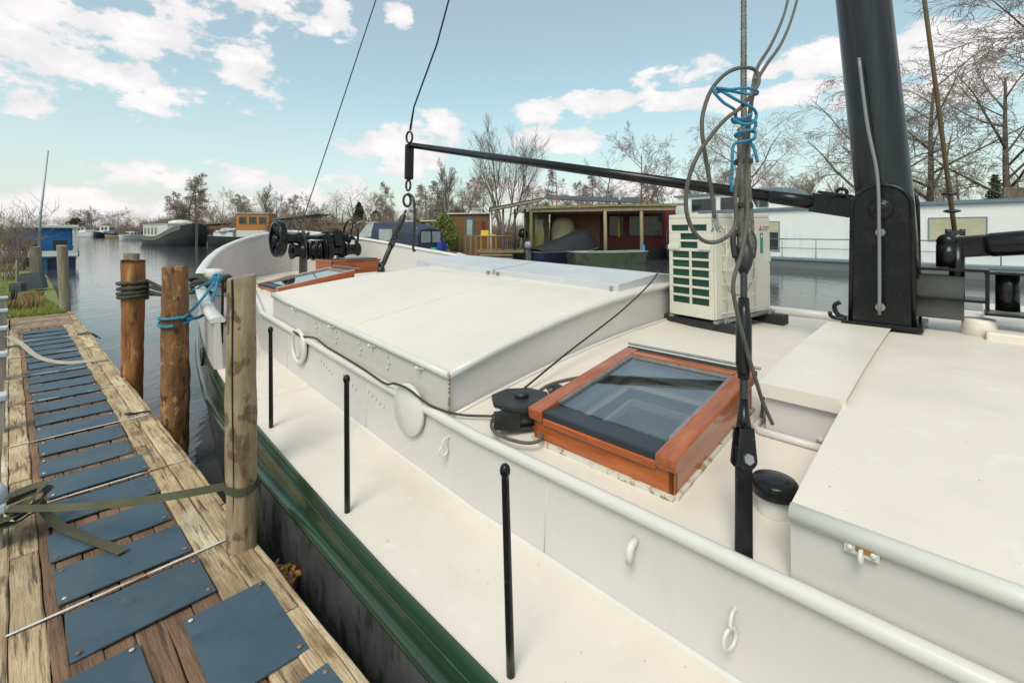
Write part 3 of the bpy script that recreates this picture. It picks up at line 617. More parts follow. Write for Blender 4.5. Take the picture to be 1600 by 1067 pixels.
# ring bolt with a stub of chain, and short rope ends lying over the edge
MB().torus((.69,4.99,JZ+.022), .035, .007, (.2,.1,1), 22, 6).torus((.755,4.985,JZ+.018), .026, .006, (.1,.3,1), 18, 6).torus((.80,4.975,JZ+.016), .022, .006, (.3,.3,1), 18, 6).build('ring_bolt', black_rough, JET)
rope_old = mat('old grey rope', (.13,.12,.095), .9, col2=(.07,.065,.05), nscale=30, bump=.8, bscale=60)
MB().tube(smooth_path([(.70,9.5,JZ+.02), (.78,9.42,JZ+.03), (.84,9.35,JZ+.025), (.90,9.36,JZ-.04)], 5), .012, 7).tube(smooth_path([(.72,9.42,JZ+.018), (.80,9.5,JZ+.03), (.87,9.42,JZ+.0), (.93,9.3,JZ-.05)], 5), .011, 7).build('frayed_rope_end', rope_old, JET)

# row of capped timber posts along the other edge
post_grey = mat('silvered post timber', (.36,.33,.28), .9, col2=(.22,.19,.15), nscale=4, stretch=(4,4,.5), bump=.5, bscale=12, bstretch=(7,7,.6), rand=.15, layers=[((.13,.13,.06), 2.5, G1, .58, .72, .6)])
cap_m = mat('grey plastic cap', (.56,.61,.66), .5, col2=(.46,.50,.55), nscale=5, layers=[((.25,.25,.2), 12, G1, .66, .76, .6)])
def jl(p, q, z): return Matrix.Rotation(JA, 3, 'Z') @ Vector((p, q, z))
ordn = ['nearest', 'second nearest', 'third nearest', 'fourth nearest', 'fifth nearest', 'sixth nearest']
fq = [3.42, 5.35, 7.2, 9.15, 11.2, 13.4]
for k, q in enumerate(fq):
    z1 = .735 if k else .66
    e = empty('capped_post', jl(-.075, q, 0), JA, f'grey timber post with pale plastic cap, {ordn[k]} in the jetty-edge row', 'post', 'capped posts along the jetty edge')
    MB().box(-.055, .055, -.06, .06, -.6, z1).build('post_shaft', post_grey, e, bevel=.006)
    cp = MB().lathe([(.0001,0)], n=4) if False else MB()
    cp.box(-.066, .066, -.072, .072, z1-.035, z1+.012); c = cp.build('post_cap', cap_m, e, bevel=.008)
    if k == 0: MB().lathe([(.066,.0), (.072,.02), (.070,.05), (.056,.078), (.03,.09), (0,.093)], (0,-.01,z1+.012), n=28).build('cap_dome', cap_m, c)
# grey boards standing against the outer edge beside the first post
for k, (q0, q1, z) in enumerate([(2.3,3.28,.43), (1.5,3.2,.33), (1.2,3.0,.25)]):
    o = plank(-.135-.02*k, -.045-.02*k, q0, q1, z+.02, .028, post_grey, JET, 'outer_board')
# green webbing strap: knotted round the first capped post, stretched to the mooring post, with a tail lying on the mats
strap_m = mat('olive webbing', (.085,.082,.045), .85, col2=(.06,.058,.032), nscale=6, bump=.4, bscale=200, bdist=.002)
def ribbon(pts, w, up, th=.003, twist=None):
    pts = [Vector(p) for p in pts]; rows = [[], [], [], []]
    for i, p in enumerate(pts):
        t = (pts[min(i+1, len(pts)-1)]-pts[max(i-1, 0)]).normalized(); u = Vector(up[i] if isinstance(up, list) else up)
        s = t.cross(u).normalized(); n = s.cross(t).normalized()
        for k, (a, b) in enumerate(((-1,-1), (1,-1), (1,1), (-1,1))): rows[k].append(p+s*(a*w/2)+n*(b*th/2))
    return [[rows[k][i] for k in range(4)] for i in range(len(pts))]
P3 = Vector((.665,2.56))                                           # mooring post beside the barge, in barge axes
def bl(v, u, z): return Matrix.Rotation(R(45), 3, 'Z') @ Vector((v, u, z))
p3w = bl(P3.x, P3.y, 0)
STR = empty('webbing_strap', jl(-.02, 3.4, .6), 0, 'olive green webbing strap stretched across the jetty mats between capped post and split mooring post', 'strap')
def toE(e, pts): return [Vector(p)-e.location for p in pts]
a = jl(-.005, 3.35, .645); b = p3w+Vector((-.07,-.02,.755))
n_ = 14; line = [lerp(a, b, i/n_)-Vector((0,0,.03*math.sin(math.pi*i/n_))) for i in range(n_+1)]
ups = [(lerp(.25,1,min(1,i/4)), lerp(-.5,-.95,i/n_), lerp(1.0,.35,i/n_)) for i in range(n_+1)]
MB().loft(ribbon(toE(STR, line), .036, ups), closed=True, caps=True, smooth=False).build('strap_band', strap_m, STR)
lp = [p3w+Vector((math.cos(t)*.073, math.sin(t)*.073, .755+.008*math.sin(t*2))) for t in [2*math.pi*i/24 for i in range(25)]]
MB().loft(ribbon(toE(STR, lp), .038, [(math.cos(t), math.sin(t), 0) for t in [2*math.pi*i/24 for i in range(25)]]), closed=True, smooth=False).build('strap_loop', strap_m, STR)
t0 = jl(.10, 3.47, .60); t1 = jl(.16, 3.36, JZ+.05); t2 = jl(.245, 3.17, JZ+.024); t3 = jl(.35, 2.92, JZ+.019); t4 = jl(.368, 2.865, JZ+.02)
MB().loft(ribbon(toE(STR, smooth_path([t0, t1, t2, t3, t4], 6)), .045, (0.1,-.1,1)), closed=True, caps=True, smooth=False).build('strap_tail', strap_m, STR)
kn = MB()
for r_, zz, dx in ((.085,.615,.0), (.10,.585,.02)):
    pts = smooth_path([jl(-.01+dx, 3.36, zz), jl(.09+dx, 3.42, zz+.03), jl(.12+dx, 3.55, zz+.025), jl(.03, 3.60, zz+.0), jl(-.07, 3.52, zz-.01), jl(-.09, 3.36, zz), jl(-.01+dx, 3.33, zz-.01), jl(.08, 3.40, zz-.02)], 5)
    kn.loft(ribbon(toE(STR, pts), .045, [(.2*math.cos(i*.5), -.6, .8-.5*math.sin(i*.4)) for i in range(len(pts))]), closed=True, caps=True, smooth=False)
kn.build('strap_knot', strap_m, STR)
# pale strap from a further capped post down to the jetty edge
pale_strap = mat('faded strap', (.42,.36,.29), .85, col2=(.34,.29,.23), nscale=8)
ST2 = empty('faded_strap', jl(0, 9.3, .5), 0, 'pale faded strap hanging from a far capped post across the narrow mats', 'strap')
pts = smooth_path([jl(-.01, 9.1, .62), jl(.10, 8.75, .56), jl(.24, 8.1, .475), jl(.42, 7.55, JZ+.022), jl(.62, 7.42, JZ+.02), jl(.80, 7.40, JZ+.02)], 6)
MB().loft(ribbon(toE(ST2, pts), .05, (.3,-.5,1)), closed=True, caps=True, smooth=False).build('strap_band', pale_strap, ST2)

# ------------------------------------------------------------------ mooring posts
bark = mat('half-barked post', (.27,.125,.045), .8, col2=(.13,.06,.028), nscale=6, stretch=(2,2,.6), bump=1.0, bscale=16, bstretch=(2,2,.7), bdist=.02, layers=[((.42,.22,.085), 7, (1.3,1.3,.8), .56, .62, .95), ((.045,.026,.017), 11, (1.6,1.6,.8), .57, .63, .9)])
bark_orange = mat('orange peeled post', (.36,.145,.04), .7, col2=(.20,.075,.025), nscale=4, stretch=(3,3,.35), bump=.8, bscale=14, bstretch=(2,2,.6), bdist=.015, layers=[((.48,.27,.10), 6, (2.2,2.2,.35), .56, .63, .9), ((.05,.028,.018), 8, (2,2,.5), .58, .64, .85)])
post_split = mat('grey-brown peeled post', (.40,.30,.19), .82, col2=(.24,.16,.09), nscale=4.5, stretch=(1.6,1.6,.55), bump=.7, bscale=13, bstretch=(3,3,.5), bdist=.012, layers=[((.22,.20,.10), 4, G1, .54, .66, .75), ((.12,.070,.038), 9, (1.2,1.2,.75), .555, .605, .85), ((.46,.36,.24), 6, (3,3,.3), .57, .66, .6)])
post_pale = mat('pale grey post', (.32,.27,.20), .88, col2=(.20,.16,.11), nscale=5, stretch=(3,3,.4), bump=.5, bscale=14, bstretch=(4,4,.5), bdist=.01, layers=[((.20,.11,.05), 4, (2,2,.4), .6, .72, .6)])
endgrain = mat('post end grain', (.45,.24,.08), .8, col2=(.36,.19,.07), nscale=12); endgrain_grey = mat('grey end grain', (.20,.175,.135), .9, col2=(.28,.25,.2), nscale=12)
crack_m = mat('dark crack', (.02,.013,.009), .9)
def mooring_post(world_xy, r, ztop, m, endm, label, seed=0, knob=.012, lean=(0,0), taper=1.0, group=None, crack=False, name='mooring_post'):
    e = empty(name, (world_xy[0], world_xy[1], 0), 0, label, 'post', group); rs = random.Random(seed); n = 28; rows = []
    zs = [-1.0+i*.05 for i in range(int((ztop+1.0)/.05)+1)]+[ztop-.012, ztop]
    for z in zs:
        row = []
        for k in range(n):
            a = 2*math.pi*k/n; d = mnoise.noise(Vector((math.cos(a)*1.6+seed*7, math.sin(a)*1.6, z*2.2)))*knob+mnoise.noise(Vector((math.cos(a)*4+seed*3, math.sin(a)*4, z*7)))*knob*.55
            rr = (r+d)*lerp(taper, 1, min(1, max(0, z/ztop)))*(1 if z < ztop else .965); row.append((math.cos(a)*rr+lean[0]*z, math.sin(a)*rr+lean[1]*z, z+(.01*math.sin(a+seed) if z > ztop-.02 else 0)))
        rows.append(row)
    MB().loft(rows, closed=True).build('post_shaft', m, e)
    MB().add(rows[-1], [tuple(range(n))]).build('cut_top', endm, e)
    if crack:
        ang = math.atan2(-world_xy[1], -world_xy[0])+crack; pts = []
        for i in range(60):
            z = lerp(ztop-.01, .55, i/59); w_ = .03*math.sin(z*3.1)+.02*math.sin(z*9); aa = ang+w_; pts.append((math.cos(aa)*(r+knob*.15)*1.0, math.sin(aa)*(r+knob*.15)*1.0, z))
        MB().tube(pts, [.0055*(1-.8*i/59) for i in range(60)], 5).build('drying_crack', crack_m, e)
    return e
mooring_post((p3w.x, p3w.y), .066, 1.782, post_split, endgrain_grey, 'grey-brown split mooring post between jetty edge and barge, tied with an olive strap', 1, .008, crack=-.55)
P2 = bl(.735, 4.72, 0); P1 = bl(.62, 6.5, 0)
mooring_post((P2.x, P2.y), .094, 1.715, bark, endgrain, 'dark bark-covered mooring post with a blue rope looped round it', 2, .017)
mooring_post((P1.x, P1.y), .104, 1.70, bark_orange, endgrain, 'orange-brown peeled mooring post wrapped with dark mooring ropes', 3, .012, lean=(.012,0), taper=.9)
pb = at(205.5, 8.2); mooring_post((pb.x, pb.y), .115, 1.63, post_pale, endgrain_grey, 'grey mooring post mostly hidden straight behind the orange-brown one', 4, .01)
pf = at(104, 9.25); mooring_post((pf.x, pf.y), .083, 1.735, post_pale, endgrain_grey, 'lone pale grey post in the water at the far end of the jetty', 5, .008, lean=(-.055,0))
pg = at(55, 15.5); mooring_post((pg.x, pg.y), .14, 1.50, post_pale, endgrain_grey, 'thick grey post on the grassy bank before the blue-covered boat', 6, .014, lean=(.01,0))
pg = at(26.5, 14.0); mooring_post((pg.x, pg.y), .03, 1.2, post_pale, endgrain_grey, 'thin stake standing in the grass by the bare shrub', 8, .004, name='stake')

# ------------------------------------------------------------------ bow bollard, mooring ropes, blue lines
BO = bl(1.27, 5.88, 0); bz = deck_z(5.9)
BD = empty('bollard', (1.27,5.88,bz)); BD.parent = BARGE
for k in (0, 1):
    MB().lathe([(.075,-.02), (.072,.0), (.072,.50), (.078,.505), (.088,.515), (.088,.575), (.082,.585), (0,.59)], (k*.02, k*.22, 0), n=26).build('bollard_post', rail_paint, BD)
MB().box(-.10, .12, -.11, .33, -.02, .10).build('bollard_base', rail_paint, BD, bevel=.02)
yellow = mat('yellow paint', (.55,.52,.04), .5, col2=(.62,.62,.4), nscale=20)
MB().lathe([(.0895,.525), (.0895,.562)], (.02,.22,0), n=26).build('yellow_band', yellow, BD)
rope_dark = mat('dark mooring rope', (.085,.08,.065), .9, col2=(.045,.043,.036), nscale=25, bump=.9, bscale=45, layers=[((.17,.155,.115), 9, G1, .58, .7, .7)])
rope_blue = mat('blue polypropylene rope', (.03,.26,.43), .6, col2=(.02,.17,.30), nscale=40, bump=.7, bscale=120)
def coil(c, r, z0, z1, turns, rr, ph=0, n=22, jit=.006):
    return [Vector((c[0]+math.cos(ph+2*math.pi*i/n)*(r+rr+random.uniform(-1,1)*jit), c[1]+math.sin(ph+2*math.pi*i/n)*(r+rr+random.uniform(-1,1)*jit), lerp(z0, z1, i/(n*turns))+random.uniform(-1,1)*jit*.5)) for i in range(int(n*turns)+1)]
RP = empty('mooring_rope', (P1.x, P1.y, 1.2), 0, 'dark thick mooring rope wound round the orange post and belayed on the white bow bollard', 'rope')
bc = bl(1.27, 5.88, bz+.44)
q_ = bl(1.28, 5.99, 0)
rp = MB()
for k in range(4):
    zc = 1.30+.045*k+random.uniform(-.01,.01); c1 = coil((P1.x+.015, P1.y), .105, zc-.02, zc+.02, 1.0, .02, ph=R(20))
    mid = [lerp(c1[-1], bc, t)-Vector((0,0,(.055+.02*k)*math.sin(math.pi*t)))+Vector((.012*math.sin(9*t+k), 0, .012*math.cos(7*t+2*k))) for t in (.15,.3,.45,.6,.75,.9)]
    rp.tube(smooth_path(toE(RP, c1+mid+[bc+Vector((-.06,-.08,.01*k))]), 2), .020, 8)
rp.build('rope_span', rope_dark, RP)
rc = MB()
for k in range(5):
    ph = k*1.1; pts = []
    for i in range(28):
        a = ph+2*math.pi*i/26*1.15; f8 = .17+.035*math.sin(3*a+k)
        pts.append(q_+Vector((math.cos(a)*f8*1.05, math.sin(a)*f8*.9, bz+.37+.030*k+.03*math.sin(2*a+k*2))))
    rc.tube(smooth_path(toE(RP, pts), 2), .021, 8)
for dz, dx in ((.47,-.10), (.43,-.02), (.40,.08)):  # crossing turns
    pts = [q_+Vector((-.24+dx,.05,bz+dz-.06)), q_+Vector((-.12+dx,-.14,bz+dz+.01)), q_+Vector((.02+dx,-.17,bz+dz+.05)), q_+Vector((.14+dx,-.12,bz+dz)), q_+Vector((.22+dx*.5,.02,bz+dz-.03))]
    rc.tube(smooth_path(toE(RP, pts), 6), .022, 8)
rc.tube(smooth_path(toE(RP, [q_+Vector((.20,-.10,bz+.36)), q_+Vector((.27,-.14,bz+.24)), q_+Vector((.29,-.15,bz+.10)), q_+Vector((.26,-.18,bz+.03)), q_+Vector((.14,-.2,bz+.045))]), 6), .017, 8)
rc.build('rope_belay', rope_dark, RP)
BR = empty('blue_rope', (P2.x, P2.y, 1.2), 0, 'bright blue rope looped round the bark-covered post and knotted at the bow bollard', 'rope')
br = MB(); zc = 1.31
c2 = [Vector((P2.x+math.cos(a)*.112, P2.y+math.sin(a)*.112, zc+.045*math.sin(a*.5+.4)-.02*math.cos(a))) for a in [R(-20)-i*R(13) for i in range(28)]]
k1 = bl(1.16, 5.28, 1.545)
br.tube(smooth_path(toE(BR, [k1, lerp(k1, c2[0], .5)+Vector((-.02,0,-.05)), c2[0]]+c2[1:]+[lerp(c2[-1], k1, .35)+Vector((.05,0,-.10)), lerp(c2[-1], k1, .75)+Vector((.04,0,-.05)), k1]), 3), .0125, 8)
c3 = [Vector((P2.x+math.cos(a)*.113, P2.y+math.sin(a)*.113, zc-.05+.03*math.sin(a))) for a in [R(-60)-i*R(13) for i in range(26)]]
br.tube(smooth_path(toE(BR, c3), 2), .0125, 8); br.build('rope_loop', rope_blue, BR)
kb = MB()
for k in range(3): kb.torus(k1-BR.location+Vector((.0,0,.012*(k-1))), .032+.006*(k % 2), .0135, (.5*math.sin(k*2), .6, .6*math.cos(k*2)), 16, 7)
kb.build('rope_knot', rope_blue, BR)
MB().tube(smooth_path(toE(BR, [k1, q_+Vector((-.1,-.2,bz+.36)), q_+Vector((.1,-.19,bz+.33)), q_+Vector((.24,-.13,bz+.30)), q_+Vector((.265,-.15,bz+.18)), q_+Vector((.255,-.17,bz+.06))]), 6), .011, 8).build('rope_end', rope_blue, BR)
# fallen leaves caught between jetty and hull
leaf_m = mat('fallen yellow leaf', (.36,.20,.025), .7, col2=(.22,.08,.02), nscale=3, rand=.5)
lm = MB().add([(-.03,0,0), (-.012,.02,.004), (.018,.017,.0), (.034,0,.006), (.016,-.018,.002), (-.012,-.021,.006)], [(0,1,2,3,4,5)]).mesh('leaf', leaf_m)
lf = empty('leaf_litter', bl(.775,2.42,.33), 0, 'small clump of yellow fallen leaves caught between jetty edge and hull', 'leaves')
for k in range(22): inst('leaf', lm, lf, (random.uniform(-.06,.06)*1.0+k*.004, random.uniform(-.05,.05)-k*.002, random.uniform(0,.07)), (random.uniform(-.9,.9), random.uniform(-.9,.9), random.uniform(0,6.3)), (.6,.6,.6))
MB().box(-.09,.12,-.07,.06,-.04,.0).build('leaf_bed', wood_brown, lf)
# ------------------------------------------------------------------ mast, tabernacle, arms (barge axes)
MS = empty('tabernacle', (VC-.02,.385,zst(VC-.02)-.003)); MS.parent = BARGE
TU = .145                                                          # half width of a cheek along the boat
def cheek(x0, x1, h, nm='cheek_plate'):
    pl = [(x0, -TU, .02)]; n = 16
    for i in range(n+1): a = math.pi*i/n; pl.append((x0, -TU*.94*math.cos(a)*1.0, h-TU*.9+TU*.9*math.sin(a)))
    pl.append((x0, TU, .02)); o = MB().prism(pl, (x1-x0,0,0)).build(nm, black_paint, MS, bevel=.004)
    edge = [(0,y,z) for _, y, z in pl]
    MB().tube([(x0+.004 if x0 < 0 else x1-.004, y*1.02, z) for _, y, z in edge], .013, 8).build('cheek_flange', black_paint, o); return o
ca = cheek(-.20,-.185,.84); cb = cheek(.155,.17,.86)
MB().box(-.23,.20,-.19,.19,-.004,.022).build('base_plate', black_paint, MS, bevel=.005)
MB().box(-.183,.153,-.15,-.138,.02,.35).build('web_plate', black_paint, MS); MB().box(-.183,.153,.138,.15,.02,.30).build('web_plate', black_paint, MS)
bl_ = MB(); bl_.lathe([(.062,0), (.06,.014), (.045,.016), (.04,.024), (.028,.03), (0,.031)], (-.20,.0,.70), (-1,0,0), 26); bl_.build('pivot_boss', black_paint, ca)
for z in (.56,.12): 
    MB().lathe([(.014,0), (.014,.02), (.024,.02), (.024,.034), (.012,.034), (.010,.06), (0,.06)], (-.20,.0,z), (-1,0,0), 8, smooth=False).build('shackle_bolt', galv, ca)
# mast tube, raked a little forward
mt = MB(); mz = [.28,.5,.7,1.0,2,4,7,9]; rake = .083
mt.tube([(-.012,.0+rake*(z-.7),z) for z in mz], [.128,.139,.143,.143,.141,.132,.115,.10], 40); mt.build('mast', mat('glossy black spar', (.008,.008,.009), .22, spec=.45, col2=(.014,.013,.015), nscale=3, stretch=(4,4,.15), bump=.10, bscale=4, bstretch=(3,3,.3), rvar=.10, layers=[((.05,.05,.055), 2.5, (5,5,.1), .56, .76, .6)]), BARGE).location = MS.location
# grey conduit rod in front of the cheek
MB().tube(smooth_path([(-.262,.0,.08), (-.258,.002,.56), (-.25,.012,.9), (-.235,.06,1.2), (-.205,.105,1.62)], 5), .009, 8).build('conduit_rod', mat('grey conduit', (.22,.22,.23), .4, .2), MS)
# cleat horn by the base
MB().tube(smooth_path([(-.19,.17,.03), (-.20,.215,.05), (-.20,.23,.10), (-.20,.20,.125)], 4), .013, 8).tube(smooth_path([(-.19,.17,.02), (-.21,.24,.03), (-.22,.25,.06)], 4), .012, 8).build('cleat_horn', black_paint, MS)
# mast arm (strut) running forward from the cheeks to the forestay
E0 = Vector((VC-.09,.60,2.165)); E1 = Vector((VC,5.78,3.265)); dr = (E1-E0).normalized()
ARM = empty('strut_pole'); ARM.parent = BARGE
MB().bar(E0-dr*.10, E0+dr*.17, .07, .125).build('fork_bracket', black_paint, ARM, bevel=.004)
MB().bar(E0-dr*.06+V(0,0,.075), E0+dr*.12+V(0,0,.075), .13, .018).build('fork_bracket', black_paint, ARM, bevel=.004)
MB().torus(E0+dr*.0+V(0,0,.088), .028, .011, (1,0,0), 18, 7).build('lug_eye', black_paint, ARM)
MB().tube([E0+dr*.15, E0+dr*.42, E0+dr*.43], [.047,.047,.041], 20).build('pole_socket', black_paint, ARM)
MB().tube([E0+dr*.41, E0+dr*2.5, E1-dr*.05], [.041,.045,.042], 20).build('pole', black_paint, ARM)
MB().tube([E1-dr*.07, E1+dr*.05], [.030,.022], 12).build('pole_end', black_paint, ARM)
# forestay: wire from aloft to the pole end, link, block, hook, turnbuckle and chain down to the fore deck
FS = empty('forestay'); FS.parent = BARGE
top = Vector((VC,2.9,9.6)); c0 = E1+V(0,.02,.22); foot = Vector((VC-.32,6.08,trunk_top(VC-.32,6.08)+.02))
MB().tube([top, Vector((VC,4.72,5.35)), Vector((VC,5.14,4.55)), c0+V(0,-.10,.32), c0], [.011,.011,.012,.012,.018], 8).build('stay_wire', black_rough, FS)
MB().torus(c0+V(0,.02,-.10), .055, .016, (1,.3,0), 20, 8, sx=1.5).build('shackle', black_rough, FS)
MB().bar(E1+V(0,.035,.02), E1+V(0,.055,-.50), .085, .13, (1,0,0)).build('stay_block', black_paint, FS, bevel=.03)
k0 = E1+V(0,.07,-.58)
MB().torus(k0, .045, .016, (1,.2,0), 18, 8, sx=1.7).torus(k0+V(0,.03,-.22), .055, .018, (.3,1,0), 18, 8, sx=1.6).build('chain_link', black_rough, FS)
MB().tube(smooth_path([k0+V(0,.0,-.12), k0+V(.02,-.12,-.22), k0+V(.02,-.13,-.6), k0+V(.02,-.10,-.92), k0+V(.02,-.14,-.95)], 5), .018, 8).build('release_hook', black_rough, FS)
k1_ = k0+V(0,.06,-.36); mid = lerp(k1_, foot, .42); lo2 = lerp(k1_, foot, .62)
MB().tube([k1_, lerp(k1_, mid, .15), lerp(k1_, mid, .3), lerp(k1_, mid, .9), mid], [.015,.018,.045,.045,.022], 12).build('turnbuckle', black_rough, FS)
ch = MB()
dd = (foot-mid)
for i in range(5):
    ch.torus(mid+dd*(.06+.055*i), .038, .015, (1,0,0) if i % 2 else (.1,.9,.4), 14, 6, sx=1.5)
ch.build('chain', black_rough, FS)
MB().tube([mid+dd*.33, mid+dd*.36, mid+dd*.8, mid+dd*.9], [.02,.036,.036,.024], 10).build('rigging_screw', black_rough, FS)
MB().torus(mid+dd*.94, .055, .02, (1,0,.2), 16, 8, sx=1.4).lathe([(.05,-.03), (.045,.05), (0,.055)], foot, (0,0,1), 14).build('deck_eye', black_rough, FS)
# second thin stay out to the stem
MB().tube([Vector((VC,4.3,8.6)), Vector((VC,9.85,2.25)), Vector((VC,10.15,1.95))], .009, 6).build('stem_stay', black_rough, BARGE)
# starboard stay, wire with clamps, by the rear arm; arm bracket with pipe
RA = empty('boom_bracket'); RA.parent = BARGE
bx = MS.location+V(.03,-.15,0)
MB().box(bx.x-.06,bx.x+.10,bx.y-.20,bx.y+.01,bx.z+.06,bx.z+.31).build('bracket_box', grey_plate, RA, bevel=.004)
for z in (.17,.34): MB().prism([(bx.x-.10,bx.y+.0,bx.z+z), (bx.x+.10,bx.y+.0,bx.z+z), (bx.x+.10,bx.y-.30,bx.z+z), (bx.x-.10,bx.y-.30,bx.z+z)], (0,0,.016)).build('bracket_shelf', black_paint, RA, bevel=.003)
MB().cyl((bx.x-.02,bx.y-.17,bx.z+.18), (bx.x-.02,bx.y-.17,bx.z+.50), .034, 16).build('gooseneck_pin', black_paint, RA)
MB().tube([(bx.x-.02,bx.y-.13,bx.z+.36), (bx.x-.02,bx.y-.13,bx.z+.49)], .05, 18).ball((bx.x-.02,bx.y-.13,bx.z+.505), .05, 14).build('gooseneck_head', black_paint, RA)
MB().box(bx.x-.11,bx.x+.09,bx.y-.30,bx.y-.284,bx.z+.13,bx.z+.345).build('bracket_end', black_paint, RA, bevel=.004)
MB().cyl((bx.x+.0,bx.y-.37,bx.z+.13), (bx.x+.0,bx.y-.37,bx.z+.345), .048, 20).build('fairlead_roller', black_paint, RA)
rusty_plate = mat('rusty face plate', (.13,.06,.045), .7, col2=(.05,.04,.04), nscale=10, lo=.45, hi=.6)
MB().prism([(bx.x-.10,bx.y-.43,bx.z+.10), (bx.x-.10,bx.y-.44,bx.z+.32), (bx.x-.10,bx.y-.47,bx.z+.37), (bx.x-.10,bx.y-.51,bx.z+.36), (bx.x-.10,bx.y-.54,bx.z+.30), (bx.x-.10,bx.y-.54,bx.z+.14), (bx.x-.10,bx.y-.50,bx.z+.09)], (.02,0,0)).build('face_plate', rusty_plate, RA, bevel=.003)
MB().box(bx.x-.106,bx.x-.098,bx.y-.52,bx.y-.465,bx.z+.21,bx.z+.25).build('face_slot', black_paint, RA)
MB().prism([(bx.x-.09,bx.y-.28,bx.z+.33), (bx.x-.09,bx.y-.52,bx.z+.33), (bx.x+.10,bx.y-.50,bx.z+.33), (bx.x+.10,bx.y-.28,bx.z+.33)], (0,0,.014)).prism([(bx.x-.09,bx.y-.28,bx.z+.105), (bx.x-.09,bx.y-.50,bx.z+.105), (bx.x+.10,bx.y-.50,bx.z+.105), (bx.x+.10,bx.y-.28,bx.z+.105)], (0,0,.014)).build('roller_frame', black_paint, RA, bevel=.003)
MB().lathe([(.075,-.06), (.072,.06), (.066,.075), (0,.078)], (bx.x-.01,bx.y-.26,bx.z+.0), n=24).build('pedestal', deck_paint, RA)
b0_ = Vector((bx.x-.02,bx.y-.13,bx.z+.47)); b1_ = b0_+V(.06,-1.9,.22); dr2 = (b1_-b0_).normalized()
MB().bar(b0_-dr2*.0, b0_+dr2*.20, .05, .12).build('boom_fork', black_paint, RA, bevel=.01)
MB().tube([b0_+dr2*.15, b0_+dr2*.18, b0_+dr2*.52, b0_+dr2*.53, b0_+dr2*.545, b1_], [.05,.066,.068,.062,.067,.067], 24).build('boom', black_paint, RA)
SS = empty('backstay'); SS.parent = BARGE
s0 = bx+V(.15,-.16,.54); s1 = bx+V(.52,.25,4.8); wire_tan = mat('rusty tan wire', (.16,.13,.09), .6, .3, col2=(.25,.15,.05), nscale=6, bump=.6, bscale=120)
MB().tube([s0, s1], .012, 8).build('stay_wire', wire_tan, SS)
for t in (.035,.06): MB().lathe([(.02,-.011), (.04,-.004), (.04,.004), (.02,.011)], lerp(s0, s1, t), (0,0,1), 12, sx=.5).build('wire_clamp', black_rough, SS)
MB().bar(s0+V(-.05,.03,.02), s0+V(.05,-.03,.02), .02, .024).lathe([(.016,-.02), (.016,.02)], s0+V(-.05,.03,.02), (0,0,1), 6).lathe([(.016,-.02), (.016,.02)], s0+V(.05,-.03,.02), (0,0,1), 6).build('wire_clamp', black_rough, SS)

# ------------------------------------------------------------------ port shroud by the skylight
SH = empty('shroud'); SH.parent = BARGE
foot = Vector((1.400,.463,1.085)); up = Vector((2.315,.766,8.0)).normalized()
def sp(h): return foot+up*h/up.z*1.0                              # point at height h above the foot
sd = Vector((.765,-.643,0)).normalized()                          # across the line of sight
MB().bar(sp(-.03), sp(.268), .050, .011, tuple(sd.cross(up))).build('chainplate', black_paint, SH, bevel=.002)
for k in (-1, 1): MB().prism([sp(.225)+sd.cross(up)*(k*.013)+sd*a+up*b for a, b in [(.034*math.cos(t), .034*math.sin(t)+.015) for t in [R(200)+R(140)*i/10 for i in range(11)]]+[(.022,.10), (-.022,.10)]], sd.cross(up)*(k*.008)).build('fork_cheek', black_paint, SH, bevel=.002)
MB().lathe([(.016,-.03), (.016,.03)], sp(.24), sd.cross(up), 6, smooth=False).build('fork_bolt', galv, SH)
MB().tube([sp(.32), sp(.345), sp(.40)], [.022,.018,.012], 10).build('fork_neck', black_paint, SH)
def thread(h0, h1, r):
    n = int((h1-h0)/.0045); return [sp(lerp(h0, h1, i/n)) for i in range(n+1)], [r*(1.0 if i % 2 else .86) for i in range(n+1)]
a_, b_ = thread(.36,.475,.0125); MB().tube(a_, b_, 12).build('threaded_rod', black_rough, SH)
MB().tube([sp(.455), sp(.475), sp(.50), sp(.63), sp(.655), sp(.70)], [.016,.019,.0235,.0235,.019,.016], 20).build('turnbuckle_body', black_paint, SH)
MB().lathe([(.005,0), (.005,.002), (0,.002)], sp(.63)-sd.cross(up)*0+up.cross(sd)*.0225, up.cross(sd), 10).build('tommy_hole', crack_m, SH)
a_, b_ = thread(.67,.785,.0115); MB().tube(a_, b_, 12).build('threaded_rod', black_rough, SH)
